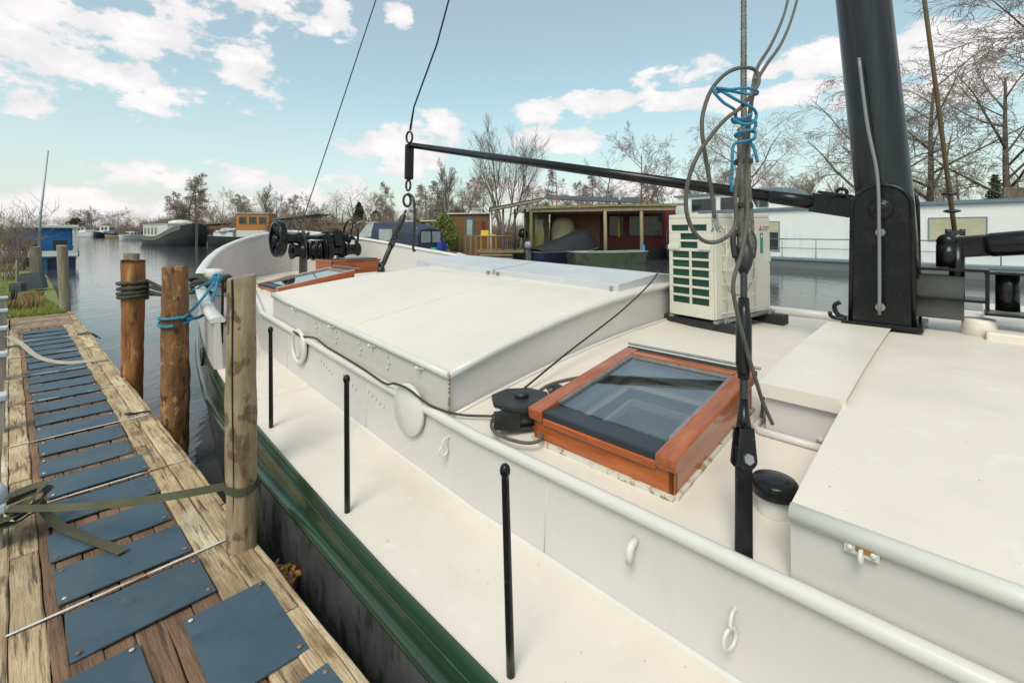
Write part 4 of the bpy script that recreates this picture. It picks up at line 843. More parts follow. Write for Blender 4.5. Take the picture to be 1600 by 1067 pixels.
# thimble eye: solid pear with a wire turned round it
MB().tube([sp(.775), sp(.80), sp(.83), sp(.86), sp(.885)], [.012,.024,.031,.027,.018], 16, flat=.7).build('socket_eye', black_rough, SH)
MB().tube(smooth_path([sp(.83)+sd*.03, sp(.88)+sd*.036, sp(.915)+sd*.024, sp(.90)+sd*.008, sp(.865)+sd*.004], 5), .010, 8).tube(smooth_path([sp(.83)-sd*.03, sp(.88)-sd*.038, sp(.915)-sd*.034, sp(.905)-sd*.016, sp(.865)-sd*.006], 5), .010, 8).build('thimble', black_rough, SH)
wire_m = mat('twisted steel wire', (.19,.17,.14), .5, .45, col2=(.10,.09,.075), nscale=40)
def strands(pts, R_, r, n, pitch, m, nm, parent):
    pts = smooth_path(pts, 24); mb = MB(); L_ = [0]
    for a, b in zip(pts, pts[1:]): L_.append(L_[-1]+(b-a).length)
    for k in range(n):
        q = []
        for i, p in enumerate(pts):
            t = (pts[min(i+1, len(pts)-1)]-pts[max(i-1, 0)]).normalized(); e1 = t.cross(Vector((1,.2,0))).normalized(); e2 = t.cross(e1); a = 2*math.pi*(k/n+L_[i]/pitch); q.append(p+e1*(math.cos(a)*R_)+e2*(math.sin(a)*R_))
        mb.tube(q, r, 5)
    return mb.build(nm, m, parent)
strands([sp(.86)+sd*.022, sp(.95)+sd*.016, sp(1.10)+sd*.006, sp(1.4), sp(1.8), sp(2.4), sp(3.4)], .0062, .0056, 6, .085, wire_m, 'shroud_wire', SH)
strands([sp(.86)-sd*.012, sp(.96)-sd*.010, sp(1.08)-sd*.007, sp(1.18)-sd*.012, sp(1.29)-sd*.012], .0062, .0056, 6, .085, wire_m, 'wire_tail', SH)
strands([sp(.875)+sd*.03, sp(.96)+sd*.026, sp(1.10)+sd*.017, sp(1.28)+sd*.015], .0050, .0046, 5, .07, wire_m, 'wire_tail', SH)
MB().tube([sp(3.4), sp(7.9)], .012, 8).build('shroud_wire_upper', wire_m, SH)
for h in (1.005, 1.165): MB().bar(sp(h)-sd*.030, sp(h)+sd*.028, .028, .018, tuple(up)).lathe([(.010,-.018), (.010,.02)], sp(h)-sd*.026, sd.cross(up), 6).build('wire_clamp', black_rough, SH, bevel=.003)
# loose grey cables lashed to the shroud (looped), with the blue lashing
cable_m = mat('grey cable', (.115,.103,.085), .7, col2=(.085,.075,.062), nscale=20, bump=.2, bscale=80)
fd = sd.cross(up)
if fd.dot(Vector((1,1,0))) > 0: fd = -fd                            # towards the viewer
def im(x, y, d):                                                   # a spot on the picture plane through the shroud, in barge axes
    w = at(x, d, y=y); return Matrix.Rotation(R(-45), 3, 'Z') @ w
LC = empty('loose_cable', BARGE.matrix_world @ sp(1.2), 0, 'long grey cable looped and lashed against the shroud above the skylight', 'cable')
def wl(pts): return [Vector(bl(*p))-bl_loc for p in pts]
bl_loc = Vector(bl(*sp(1.2))); LC.location = bl_loc
D = 1.50
c1 = [im(1255,-40,2.6), im(1240,20,2.3), im(1222,66,1.95), im(1196,104,1.7), im(1180,135,1.58), im(1172,180,1.5), im(1166,260,1.46), im(1168,330,1.43), im(1160,390,1.40), im(1146,440,1.38), im(1150,480,1.38), im(1165,540,1.40), im(1180,590,1.42), im(1192,628,1.45), im(1207,662,1.47)]
MB().tube(wl(smooth_path(c1, 8)), .0062, 8).build('cable_run', cable_m, LC)
c2 = [im(1240,-40,2.5), im(1226,20,2.25), im(1206,68,1.9), im(1184,105,1.62), im(1176,140,1.52), im(1168,200,1.47), im(1150,290,1.43), im(1149,350,1.42), im(1130,374,1.40), im(1104,378,1.39), im(1083,360,1.38), im(1072,325,1.38), im(1076,280,1.38), im(1095,235,1.38), im(1130,190,1.40), im(1158,168,1.43), im(1180,140,1.47), im(1186,124,1.5), im(1180,110,1.52), im(1160,106,1.5), im(1135,115,1.46), im(1112,140,1.44), im(1099,175,1.43), im(1097,205,1.42), im(1103,250,1.42), im(1112,300,1.42), im(1116,340,1.42)]
MB().tube(wl(smooth_path(c2, 8)), .0062, 8).build('cable_loop', cable_m, LC)
fr_ = MB(); rr = random.Random(5)
for k in range(14):
    x0 = 1116+rr.uniform(-2,2); fr_.tube(wl(smooth_path([im(x0,328,1.42), im(x0+rr.uniform(-3,6),344,1.42), im(x0+rr.uniform(-5,12),356+rr.uniform(0,8),1.42)], 3)), .0013, 4)
fr_.build('frayed_end', mat('frayed wire', (.35,.35,.34), .5, .5), LC)
BLs = empty('blue_lashing', bl(*sp(1.3)), 0, 'thin blue cord lashing the grey cables to the shroud wire', 'rope')
o_ = Vector(bl(*sp(1.3)))
def wb(pts): return [Vector(bl(*p))-o_ for p in pts]
zig = [im(1143,300,1.41), im(1144,262,1.41), im(1146,228,1.415), im(1160,222,1.41), im(1176,218,1.42), im(1180,208,1.44), im(1168,206,1.5), im(1152,214,1.45), im(1150,210,1.42), im(1164,205,1.41), im(1178,202,1.43), im(1180,190,1.44), im(1165,190,1.5), im(1148,192,1.44), im(1145,186,1.42), im(1160,194,1.41), im(1176,192,1.42), im(1182,180,1.45), im(1174,168,1.43), im(1150,156,1.42), im(1122,140,1.43), im(1116,144,1.43), im(1130,160,1.43), im(1148,172,1.43), im(1150,184,1.43), im(1160,186,1.41), im(1174,178,1.44)]
MB().tube(wb(smooth_path(zig, 6)), .0048, 8).tube(wb(smooth_path([im(1116,146,1.44), im(1118,138,1.43), im(1140,140,1.42), im(1165,138,1.42), im(1182,142,1.44), im(1181,148,1.48), im(1160,146,1.52), im(1135,142,1.47), im(1116,146,1.44)], 6)), .0048, 8).tube(wb(smooth_path([im(1180,216,1.41), im(1176,218,1.40), im(1172,222,1.41), im(1178,232,1.405), im(1184,254,1.40)], 5)), .0050, 8).build('cord', rope_blue, BLs)

# ------------------------------------------------------------------ windlass on the fore deck (barge axes, shaft athwart)
WL = empty('windlass', (0,9.25,deck_z(9.25))); WL.parent = BARGE
Z0 = deck_z(9.25); hz = lambda z: z-Z0
up_z, lo_z = hz(1.88), hz(1.64)
for v in (3.47, 4.22):
    MB().prism([(v,-.20,0), (v,.20,0), (v,.16,hz(1.75)), (v,.12,hz(1.98)), (v,.0,hz(2.05)), (v,-.12,hz(1.98)), (v,-.16,hz(1.75))], (.022,0,0)).build('side_frame', grey_plate if v < 4 else black_paint, WL, bevel=.004)
MB().cyl((3.02,0,up_z), (4.50,0,up_z), .045, 14).build('upper_shaft', black_paint, WL)
MB().cyl((3.20,-.05,lo_z), (4.55,-.05,lo_z), .055, 14).build('lower_shaft', black_paint, WL)
MB().cyl((3.5,.10,hz(1.93)), (4.2,.10,hz(1.93)), .022, 10).cyl((3.5,-.10,hz(1.95)), (4.2,-.10,hz(1.95)), .022, 10).cyl((3.5,-.12,hz(1.84)), (4.0,-.12,hz(1.84)), .02, 10).build('tie_rod', galv, WL)
AX = (1,0,0)
def spoked(v, y, z, R_, w, rim, nsp, rs, nm):
    o = MB().lathe([(R_-rim,-w/2), (R_,-w/2), (R_+.012,-w/4), (R_-.008,0), (R_+.012,w/4), (R_,w/2), (R_-rim,w/2), (R_-rim,-w/2)], (v,y,z), AX, 40).build(nm, black_paint, WL)
    h = MB().lathe([(.06,-w*.7), (.06,w*.7)], (v,y,z), AX, 16)
    for k in range(nsp):
        a = 2*math.pi*k/nsp+.35; h.tube([(v,y+math.cos(a)*t*(R_-rim), z+math.sin(a)*t*(R_-rim)) for t in (.1,.5,1.0)], [rs*1.25,rs,rs*.9], 8)
    h.build('wheel_spokes', black_paint, o); return o
spoked(3.02, 0, up_z, .34, .12, .05, 6, .028, 'flywheel')
o = MB().torus((4.46,.02,up_z+.04), .335, .022, AX, 40, 8).build('hand_wheel', black_paint, WL)
h = MB().torus((4.50,.02,up_z-.12), .15, .015, AX, 24, 7)
for k in range(4): a = 2*math.pi*k/4+.4; h.tube([(4.46,.02,up_z+.04), (4.46,.02+math.cos(a)*.335,up_z+.04+math.sin(a)*.335)], .016, 7)
h.build('wheel_spokes', black_paint, o)
def drum(v0, v1, y, z, r, nm='warping_drum'): MB().lathe([(r*1.3,v0), (r*1.3,v0+.025), (r*1.02,lerp(v0,v1,.3)), (r*.95,lerp(v0,v1,.55)), (r*1.05,lerp(v0,v1,.8)), (r*1.3,v1-.02), (r*1.25,v1)], (0,y,z), AX, 28).build(nm, black_paint, WL)
drum(3.13,3.42,0,up_z,.095); drum(4.26,4.42,0,up_z,.09); drum(3.24,3.46,-.05,lo_z,.12); drum(4.28,4.60,-.05,lo_z,.11); drum(3.52,3.64,-.05,lo_z,.14,'chain_gypsy'); drum(3.64,3.76,-.05,lo_z,.15,'chain_gypsy'); drum(3.98,4.20,-.05,lo_z,.12)
# geared wheels with teeth
def gear(v, y, z, R_, w, nt, nm):
    n = nt*2; ring = []
    for i in range(n): a = 2*math.pi*i/n; r_ = R_*(1.0 if i % 2 else .955); ring.append((y+math.cos(a)*r_, z+math.sin(a)*r_))
    MB().prism([(v-w/2, a, b) for a, b in ring], (w,0,0)).lathe([(R_*.8,-w*.75), (R_*.82,-w*.5), (R_*.3,-w*.9), (.08,-w*1.2)], (v,y,z), AX, 30).build(nm, black_paint, WL)
gear(3.88, -.05, lo_z, .36, .09, 44, 'gear_wheel'); gear(3.98, .06, up_z-.02, .16, .10, 20, 'pinion'); gear(4.12, .0, up_z, .20, .06, 26, 'pinion')
MB().prism([(4.03,-.22,hz(1.72)), (4.03,.18,hz(1.72)), (4.03,.16,hz(1.98)), (4.03,-.18,hz(1.98))], (.17,0,0)).build('gear_case', black_paint, WL, bevel=.02)
MB().bar((3.55,-.10,hz(2.0)), (3.42,-.2,hz(1.86)), .03, .03).bar((3.9,-.1,hz(1.98)), (4.02,-.22,hz(1.84)), .02, .02).build('pawl_lever', black_rough, WL)
MB().box(3.40,4.30,-.24,.24,-.02,.03).build('bed_plate', black_paint, WL, bevel=.006)

# ------------------------------------------------------------------ outdoor air-conditioning unit
A_H, A_W, A_D = .815, .80, .40
ac_a = R(34); near = at(1117, 3.52); acz = 2-.672
AC = empty('air_conditioner', (near.x, near.y, acz), ac_a, 'cream outdoor air-conditioning unit with green side fins standing on black rubber feet on the deck', 'air conditioner')
AC.rotation_euler = (0, R(-1.0), ac_a)
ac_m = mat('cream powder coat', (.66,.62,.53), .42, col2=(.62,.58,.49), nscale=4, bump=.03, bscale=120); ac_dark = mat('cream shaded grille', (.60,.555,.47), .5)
fin_green = mat('dark green fins', (.004,.045,.030), .45, col2=(.006,.06,.04), nscale=3, stretch=(1,1,60)); ac_hole = mat('dark slot', (.01,.012,.012), .6)
# local: x along the fan face (away), y along the slotted side (away), z up
MB().box(.006,A_W,.006,A_D,.0,A_H-.03).build('casing_core', fin_green, AC)
MB().box(-.006,A_W+.008,-.006,A_D+.006,A_H-.034,A_H).build('lid_panel', ac_m, AC, bevel=.008)
# slotted side panel: a frame with rows of openings (x = 0 plane, facing the viewer's side)
sp_ = MB(); holes = []
rows_y = [(.115,.175), (.195,.255), (.270,.330), (.345,.405), (.420,.480), (.495,.555)]
def zrow(t): return A_H-.034-t*(A_H-.06)
ys = A_D
tops = [(.065,.130,((.06,.46),(.50,.86))), (.155,.222,((.27,.66),)), (.245,.312,((.27,.66),))]
low = [(.345+.097*i, .345+.097*i+.072, ((.08,.47),(.52,.90))) for i in range(6)]
allr = sorted(tops+low)
def vslab(z0, z1, cuts):
    """one horizontal band of the panel with openings cut out of it"""
    x = 0.0
    for a, b in list(cuts)+[(1.0, 1.0)]:
        if a > x: sp_.box(-.012, .003, ys*x, ys*a, z0, z1)
        x = b
zc_ = A_H-.034
for t0_, t1_, cuts in allr:
    z1 = zrow(t0_); z0 = zrow(t1_); cu = sorted([(1-b, 1-a) for a, b in cuts])
    vslab(z1, zc_, []); vslab(z0, z1, cu); zc_ = z0
vslab(0, zc_, []); sp_.build('slotted_panel', ac_m, AC, bevel=.0035)
for k, yy in ((0,.02), (1,ys-.10)): MB().box(-.03,-.0125,yy,yy+.10,zrow(.33),zrow(.275)).build('hand_grip', ac_m, AC, bevel=.006)
# fan face (y = 0 plane)
MB().box(.001,A_W,-.012,.003,0,A_H-.035).build('front_panel', ac_m, AC, bevel=.005)
MB().box(.07,.56,-.016,-.0125,.03,A_H-.09).build('fan_recess', ac_dark, AC)
fg = MB()
for i in range(7): z = lerp(.05,A_H-.11,i/6); fg.tube(smooth_path([(.07,-.014,z), (.11,-.036,z), (.30,-.044,z), (.52,-.036,z), (.56,-.014,z)], 4), .0035, 5)
for x in (.11,.52): fg.tube([(x,-.034,.04), (x,-.034,A_H-.10)], .0035, 5)
fg.build('fan_guard', ac_m, AC)
MB().lathe([(.22,0), (.225,.003), (.20,.005), (.0,.004)], (.315,-.0162,A_H*.47), (0,-1,0), 40).build('fan_shroud', ac_dark, AC)
MB().box(A_W-.04,A_W+.006,-.018,.02,A_H*.50,A_H*.60).build('corner_clip', ac_m, AC, bevel=.004)
red_m = mat('logo red', (.62,.02,.03), .4); ink = mat('print grey', (.16,.16,.17), .6); lab_m = mat('green label', (.02,.22,.17), .5); wht = mat('label white', (.75,.78,.76), .5)
def diamond(cx, cz, ang, l=.020, w_=.0115):
    c, s_ = math.cos(ang), math.sin(ang); pts = [(0,0), (l/2,w_), (l,0), (l/2,-w_)] ; q = [(cx+x*c-y*s_, -.0145, cz+x*s_+y*c) for x, y in pts]; return q
lx, lz = .645, A_H-.125
lg = MB()
for a in (90,210,330): lg.prism(diamond(lx, lz, R(a), .030, .0095), (0,-.001,0))
lg.build('maker_emblem', red_m, AC)
def text(s_, size, x, z, parent, m, nm='lettering', rot=(R(90),0,0), y=-.0135):
    cu = bpy.data.curves.new(nm, 'FONT'); cu.body = s_; cu.size = size; cu.extrude = .0003; cu.materials.append(m)
    o = bpy.data.objects.new(nm, cu); COL.objects.link(o); bpy.context.view_layer.update()
    me = bpy.data.meshes.new_from_object(o.evaluated_get(bpy.context.evaluated_depsgraph_get())); bpy.data.objects.remove(o); bpy.data.curves.remove(cu)
    o = bpy.data.objects.new(nm, me); COL.objects.link(o); o.parent = parent; o.location = (x, y, z); o.rotation_euler = rot; return o
text('MITSUBISHI', .021, lx+.035, lz+.006, AC, ink); text('ELECTRIC', .021, lx+.035, lz-.016, AC, ink)
lb = MB().box(lx-.005,lx+.038,-.0145,-.0121,A_H-.33,A_H-.16).build('energy_label', lab_m, AC)
MB().box(lx+.008,lx+.026,-.0155,-.0146,A_H-.20,A_H-.175).build('label_mark', wht, lb)
# feet: black rubber beams across both ends with steel rails between
rubber_m = mat('black rubber', (.018,.018,.019), .6, col2=(.026,.026,.027), nscale=8)
for x in (.06, A_W-.06): MB().bar((x,-.17,-.062), (x,A_D+.10,-.062), .085, .080).build('rubber_foot', rubber_m, AC, bevel=.008)
MB().bar((-.02,-.02,-.015), (A_W+.02,-.02,-.015), .04, .02).bar((-.02,A_D-.02,-.015), (A_W+.02,A_D-.02,-.015), .04, .02).build('mount_rail', galv, AC)
for x in (.06, .09, A_W-.06, A_W-.09): MB().lathe([(.012,-.02), (.012,.012), (.006,.012), (.006,.03)], (x,-.05,-.012), (0,0,1), 6, smooth=False).build('foot_bolt', galv, AC)

# ------------------------------------------------------------------ pulley block and its cable lying on deck
pbp = bl(1.60, 1.535, trunk_top(1.60,1.535)+.006)
PB = empty('pulley_block', pbp, R(8), 'heavy black iron pulley block lying on deck beside the wooden skylight', 'pulley')
PB.scale = (1.32,1.32,1.2)
def oct_plate(z0, z1, nm):
    pl = [(.115*math.cos(R(22.5+45*i))*1.0, .105*math.sin(R(22.5+45*i)), z0) for i in range(8)]
    return MB().prism(pl, (0,0,z1-z0)).build(nm, black_rough, PB, bevel=.006)
oct_plate(0,.014,'cheek'); oct_plate(.070,.094,'cheek')
MB().lathe([(.085,.016), (.080,.03), (.070,.042), (.080,.055), (.085,.068)], n=28).build('sheave', black_rough, PB)
MB().lathe([(.026,.092), (.026,.108), (.020,.114), (0,.115)], n=16).build('axle_pin', black_rough, PB)
MB().box(-.11,-.02,-.10,-.075,.012,.072).build('spacer', black_rough, PB); MB().box(-.02,.10,.075,.10,.012,.072).build('spacer', black_rough, PB)
MB().tube(smooth_path([(.095,.02,.045), (.14,.03,.07), (.155,.05,.085), (.15,.085,.085), (.12,.09,.07)], 5), .022, 10).ball((.165,.045,.08), .032, 12).build('shackle_head', black_rough, PB)
DC = empty('deck_cable', bl(1.6,1.6,1.15), 0, 'thin black cable along the house wall, past the pulley block to the air conditioner', 'cable')
dl = Vector(bl(1.6,1.6,1.15)); wd = lambda pts: [Vector(bl(*p))-dl for p in pts]
cw = VC-2.31
rz_ = lambda u, k: rail_z(u)+k
dk = [(1.325,3.72,1.235), (1.335,3.60,1.215), (1.372,3.42,rz_(3.42,.032)), (1.362,3.2,rz_(3.2,.024)), (1.356,2.9,rz_(2.9,.026)), (1.350,2.62,rz_(2.62,.024)), (1.340,2.36,rz_(2.36,.020)), (1.322,2.22,1.178), (1.322,2.08,1.178), (1.355,1.95,rz_(1.95,.026)), (1.41,1.81,rz_(1.8,.012)), (1.48,1.70,1.105), (1.56,1.62,1.112), (1.66,1.70,1.12), (1.80,1.72,1.15), (2.2,1.72,1.28), (2.8,1.73,1.45), (3.35,1.80,1.60), (3.6,1.86,1.68)]
black_cable = mat('black cable', (.03,.03,.028), .6)
MB().tube(wd(smooth_path(dk, 6)), .006, 7).build('cable_run', black_cable, DC)
lo_ = [(1.56,1.62,1.125), (1.47,1.60,1.12), (1.40,1.52,1.115), (1.39,1.42,1.112), (1.42,1.33,1.112), (1.47,1.30,1.118), (1.52,1.34,1.122), (1.54,1.40,1.122)]
MB().tube(wd(smooth_path(lo_, 6)), .0075, 7).build('cable_loop', cable_m, DC)
MB().tube(wd(smooth_path([(1.78,1.60,trunk_top(1.78,1.5)+.01), (1.85,1.66,trunk_top(1.85,1.5)+.01), (2.0,1.66,trunk_top(2.,1.5)+.012), (2.2,1.55,trunk_top(2.2,1.5)+.012), (2.3,1.42,trunk_top(2.3,1.5)+.012)], 6)), .008, 7).build('cable_slack', cable_m, DC)
# short cable end by the mast step
MB().tube([bl(2.25,.66,1.30)-dl, bl(2.17,.645,1.20)-dl], .007, 7).build('cable_tail', cable_m, DC)
# white pipe along the starboard deck edge
MB().tube([(5.35,.75,trunk_top(5.35,.8)+.03), (5.35,1.75,trunk_top(5.35,1.7)+.03)], .045, 14).build('deck_pipe', rail_paint, BARGE)
# ------------------------------------------------------------------ boats, sheds and houseboats across the water
bwhite = mat('boat white', (.66,.66,.64), .4, col2=(.56,.56,.53), nscale=1.5, rand=.08); bgrey = mat('boat grey blue', (.17,.225,.265), .45, col2=(.14,.19,.23), nscale=2)
navy = mat('navy canvas', (.040,.048,.085), .8, col2=(.03,.036,.065), nscale=2, bump=.3, bscale=4); bblue = mat('bright blue canvas', (.015,.15,.38), .75, col2=(.012,.11,.30), nscale=2, bump=.3, bscale=5)
dkhull = mat('dark tarred barge hull', (.014,.015,.021), .5, col2=(.028,.027,.03), nscale=.8, stretch=(1,1,2), layers=[((.10,.055,.04), 1.4, (1,1,3), .6, .72, .7)])
greyrail = mat('dull grey paint', (.15,.15,.145), .6, col2=(.11,.105,.10), nscale=1.2, layers=[((.16,.07,.045), 3, G1, .62, .75, .6)])
fglass = mat('dark window glass', (.02,.024,.028), .12, col2=(.05,.055,.06), nscale=2); lglass = mat('clouded plastic window', (.40,.42,.40), .3, col2=(.30,.33,.32), nscale=2)
orange_wood = mat('orange varnished wood', (.46,.18,.04), .5, col2=(.38,.14,.03), nscale=2, stretch=(1,1,6)); tan_wood = mat('tan boarding', (.30,.20,.11), .8, col2=(.22,.14,.075), nscale=2, stretch=(1,1,8))
brown_wood = mat('brown boarding', (.20,.095,.04), .8, col2=(.14,.065,.03), nscale=1.5, stretch=(.4,.4,7), bump=.3, bscale=4, bstretch=(.2,.2,9)); dk_roof = mat('dark roofing', (.045,.047,.052), .6, col2=(.065,.065,.068), nscale=1.5)
red_wall = mat('dark red boarding', (.15,.022,.02), .7, col2=(.11,.016,.016), nscale=1.2, stretch=(.5,.5,5)); pole_wood = mat('grey-tan pole', (.34,.27,.19), .85, col2=(.22,.16,.10), nscale=3, stretch=(3,3,.5))
thatch = mat('mossy plank roof edge', (.36,.27,.14), .9, col2=(.20,.15,.075), nscale=3, stretch=(1,1,4), layers=[((.14,.15,.05), 2, G1, .5, .65, .7)]); moss_wood = mat('mossy timber', (.17,.15,.06), .9, col2=(.11,.10,.04), nscale=2)
black_tarp = mat('black tarpaulin', (.012,.012,.014), .55, col2=(.02,.02,.022), nscale=1.5, bump=.5, bscale=2.5, bdist=.06); tan_tarp = mat('tan tarpaulin', (.42,.35,.22), .8, col2=(.34,.28,.17), nscale=2, bump=.5, bscale=3, bdist=.06)
olive = mat('olive boat paint', (.055,.075,.035), .6, col2=(.085,.095,.06), nscale=2, layers=[((.03,.035,.03), 1.5, G1, .5, .65, .8)]); teal = mat('teal door', (.05,.13,.14), .5); yel = mat('yellow plastic', (.60,.40,.03), .5); redp = mat('red plastic', (.45,.03,.03), .5)
steel = mat('painted tube rail', (.30,.34,.37), .4, .2); curtain = mat('beige curtain', (.55,.50,.36), .8, col2=(.45,.40,.27), nscale=1.2, stretch=(1,1,3))
def boat_hull(root, L, B, fm, fb, fs, m, bluff=.5, name='hull', rail=None, stern=.7, draft=.4, deckm=None, raft=0):
    """y = forward; freeboard fm amidships, fb at the bow, fs at the stern"""
    n = 18; T = [i/n for i in range(n+1)]
    hw = lambda t: B/2*min(1, (stern+(1-stern)*min(1, t/.25)))*(1 if t < 1-bluff else max(0, 1-((t-(1-bluff))/bluff)**2.4)**.62)
    fz = lambda t: fm+(fb-fm)*max(0, (t-.45)/.55)**2+(fs-fm)*max(0, (.3-t)/.3)**2
    P = [(hw(t), -L/2+L*t, fz(t)) for t in T]
    rowS = [(-x, y, z) for x, y, z in P]+[(x, y, z) for x, y, z in reversed(P[:-1])]
    low = lambda k, z0: [(math.copysign(1, x)*abs(x)*k if abs(x) > 1e-6 else 0, y*(1-(1-k)*.25) if y > 0 else y, z0) for x, y, z in rowS]
    mid = [(a[0]*.97, a[1], lerp(a[2], b[2], .45)) for a, b in zip(rowS, low(.88, 0))]
    h = MB().loft([rowS, mid, low(.9, 0), low(.7, -draft)], closed=True).build(name, m, root)
    if rail is not None: MB().tube([(x*1.01, y, z) for x, y, z in rowS], .05 if L > 12 else .035, 6, closed=True).build('gunwale', rail, root)
    MB().loft([[(-x*.97, y, z-.06), (0, y, z-.03), (x*.97, y, z-.06)] for x, y, z in P], smooth=False).build('boat_deck', deckm or m, root)
    return fz, hw
def hut(root, x0, x1, y0, y1, z0, z1, m, nm='wall', roof=None, over=.12, rt=.08, slope=0):
    o = MB().box(x0, x1, y0, y1, z0, z1).build(nm, m, root)
    if roof is not None: MB().prism([(x0-over, y0-over, z1+.004), (x1+over, y0-over, z1+.004+slope), (x1+over, y1+over, z1+.004+slope), (x0-over, y1+over, z1+.004)], (0,0,rt)).build('roof', roof, root)
    return o
def win(root, a, b, m=None, frame=bwhite, t=.03, nm='window', fw=.05):
    """window on a wall: a, b = opposite corners; pane proud of the wall by its thin axis"""
    m = m or fglass; a = Vector(a); b = Vector(b); lo = Vector([min(p, q) for p, q in zip(a, b)]); hi = Vector([max(p, q) for p, q in zip(a, b)])
    o = MB().box(lo.x, hi.x, lo.y, hi.y, lo.z, hi.z).build(nm, m, root)
    if frame is not None:
        f_ = MB(); th = [(hi-lo).x, (hi-lo).y]; ax = 0 if th[0] < th[1] else 1
        for z0, z1 in ((lo.z-fw, lo.z), (hi.z, hi.z+fw)):
            if ax == 1: f_.box(lo.x-fw, hi.x+fw, lo.y-.012, hi.y, z0, z1)
            else: f_.box(lo.x-.012, hi.x+.012, lo.y-fw, hi.y+fw, z0, z1)
        if ax == 1: f_.box(lo.x-fw, lo.x, lo.y-.012, hi.y, lo.z, hi.z).box(hi.x, hi.x+fw, lo.y-.012, hi.y, lo.z, hi.z)
        else: f_.box(lo.x-.012, hi.x+.012, lo.y-fw, lo.y, lo.z, hi.z).box(lo.x-.012, hi.x+.012, hi.y, hi.y+fw, lo.z, hi.z)
        f_.build('window_frame', frame, o)
    return o
def face(p, q):
    """heading angle so that local +y points from p to q"""
    d = Vector(q)-Vector(p); return math.atan2(-d.x, d.y)

# --- black barge, bow towards us, white deckhouse
s_, b_ = Vector((-59.5,77)), Vector((-43.6,63.6)); c_ = (s_+b_)/2
BB = empty('moored_barge', (c_.x, c_.y, 0), face(s_, b_), 'big black steel barge with white deckhouse moored out on the water, bow towards us', 'barge')
fz, hw = boat_hull(BB, 21, 5.2, 1.35, 3.3, 1.7, dkhull, .26, rail=greyrail, stern=.8, deckm=greyrail)
MB().bar((0,10.55,.0), (0,10.75,3.2), .16, .3, (1,0,0)).build('stem_post', greyrail, BB)
n_ = 18
for sg in (-1, 1):
    MB().loft([[(sg*(hw(i/n_)*1.012+.01), -10.5+21*i/n_, fz(i/n_)-.02) for i in range(n_)], [(sg*(hw(i/n_)*1.005+.012), -10.5+21*i/n_, fz(i/n_)-.55) for i in range(n_)]]).build('sheer_strake', greyrail, BB)
hut(BB, -1.9, 1.9, -9.4, 4.6, 1.2, 3.15, bwhite, 'deckhouse', mat('pale roof', (.55,.54,.50), .6), .08, .1)
for y in (-8.3,-6.2,-4.1,-2.0):
    for sg in (-1, 1): win(BB, (sg*1.9-.03,y,1.75), (sg*1.9+.03,y+.75,2.65), fglass, greyrail)
MB().lathe([(1.1,0), (1.05,.3), (.6,.5), (0,.58)], (0,3.2,3.25), n=20, sx=1.4).build('covered_dinghy', bwhite, BB)
MB().box(-1.4,1.4,5.2,7.4,1.6,2.9).build('fore_locker', greyrail, BB); MB().box(-1.1,.9,7.6,8.9,3.0,3.25).build('bow_plank', orange_wood, BB)
# --- second barge with orange wheelhouse
BB2 = empty('moored_barge', (-31.5,65,0), R(-84), 'dark grey barge with an orange wooden wheelhouse moored behind the black barge', 'barge')
boat_hull(BB2, 20, 4.0, 1.35, 2.9, 1.5, dkhull, .4, rail=greyrail, stern=.75, deckm=greyrail)
hut(BB2, -1.3, 1.3, -6.4, -2.2, 1.2, 2.25, bwhite, 'wheelhouse_base'); hut(BB2, -1.3, 1.3, -6.4, -2.2, 2.252, 4.55, orange_wood, 'wheelhouse', bwhite, .15, .08)
for y in (-6.0,-4.7,-3.4): win(BB2, (1.31,y,3.2), (1.36,y+.9,4.1), fglass, tan_wood)
for x in (-1.0,.15): win(BB2, (x,-6.44,3.2), (x+.8,-6.405,4.1), fglass, tan_wood)
hut(BB2, -1.2, 1.2, -9.4, -6.9, 1.25, 1.95, bwhite, 'deck_trunk', bwhite, .03, .05)
MB().lathe([(.9,0), (.85,.25), (.5,.55), (0,.65)], (0,-8.2,2.0), n=18, sx=1.7).build('covered_dinghy', lglass, BB2)
MB().bar((.9,-9.2,2.1), (.9,-6.6,2.5), .3, .2).build('gangway', bwhite, BB2)

# --- cabin cruiser with navy canopy
CR = empty('cabin_cruiser', (-8.9,31.5,0), R(62), 'cream cabin cruiser with navy blue canvas canopy and clear plastic windows', 'boat')
boat_hull(CR, 9.5, 3.0, .95, 1.35, .95, mat('cream hull', (.62,.57,.45), .4, col2=(.5,.46,.37), nscale=1), .45, rail=dkhull, stern=.9)
cab = MB().loft([[(-1.25,y,.9), (-1.1,y,z), (0,y,z+.08), (1.1,y,z), (1.25,y,.9)] for y, z in ((-1.2,1.72), (.4,1.72), (2.4,1.55), (3.6,1.0))], smooth=False).build('coachroof', MATS['cream hull'], CR)
for y in (.2,1.3): win(CR, (-1.245,y,1.15), (-1.16,y+.7,1.45), fglass, steel)
MB().loft([[(-1.3,y,1.0), (-1.25,y,z*.6+.5), (-1.05,y,z), (0,y,z+.1), (1.05,y,z), (1.25,y,z*.6+.5), (1.3,y,1.0)] for y, z in ((-4.2,2.15), (-3.2,2.50), (-1.2,2.62), (-.3,2.62))], smooth=False, caps=True).build('canopy', navy, CR)
MB().loft([[(-1.28,-.28,1.7), (-1.04,-.28,2.6), (1.04,-.28,2.6), (1.28,-.28,1.7)], [(-1.2,1.1,1.65), (-1.0,.35,2.55), (1.0,.35,2.55), (1.2,1.1,1.65)]], closed=True, smooth=False).build('windscreen', lglass, CR)
MB().prism([(-1.1,-.5,2.63), (1.1,-.5,2.63), (1.0,.5,2.62), (-1.0,.5,2.62)], (0,0,.05)).build('hardtop', bwhite, CR)
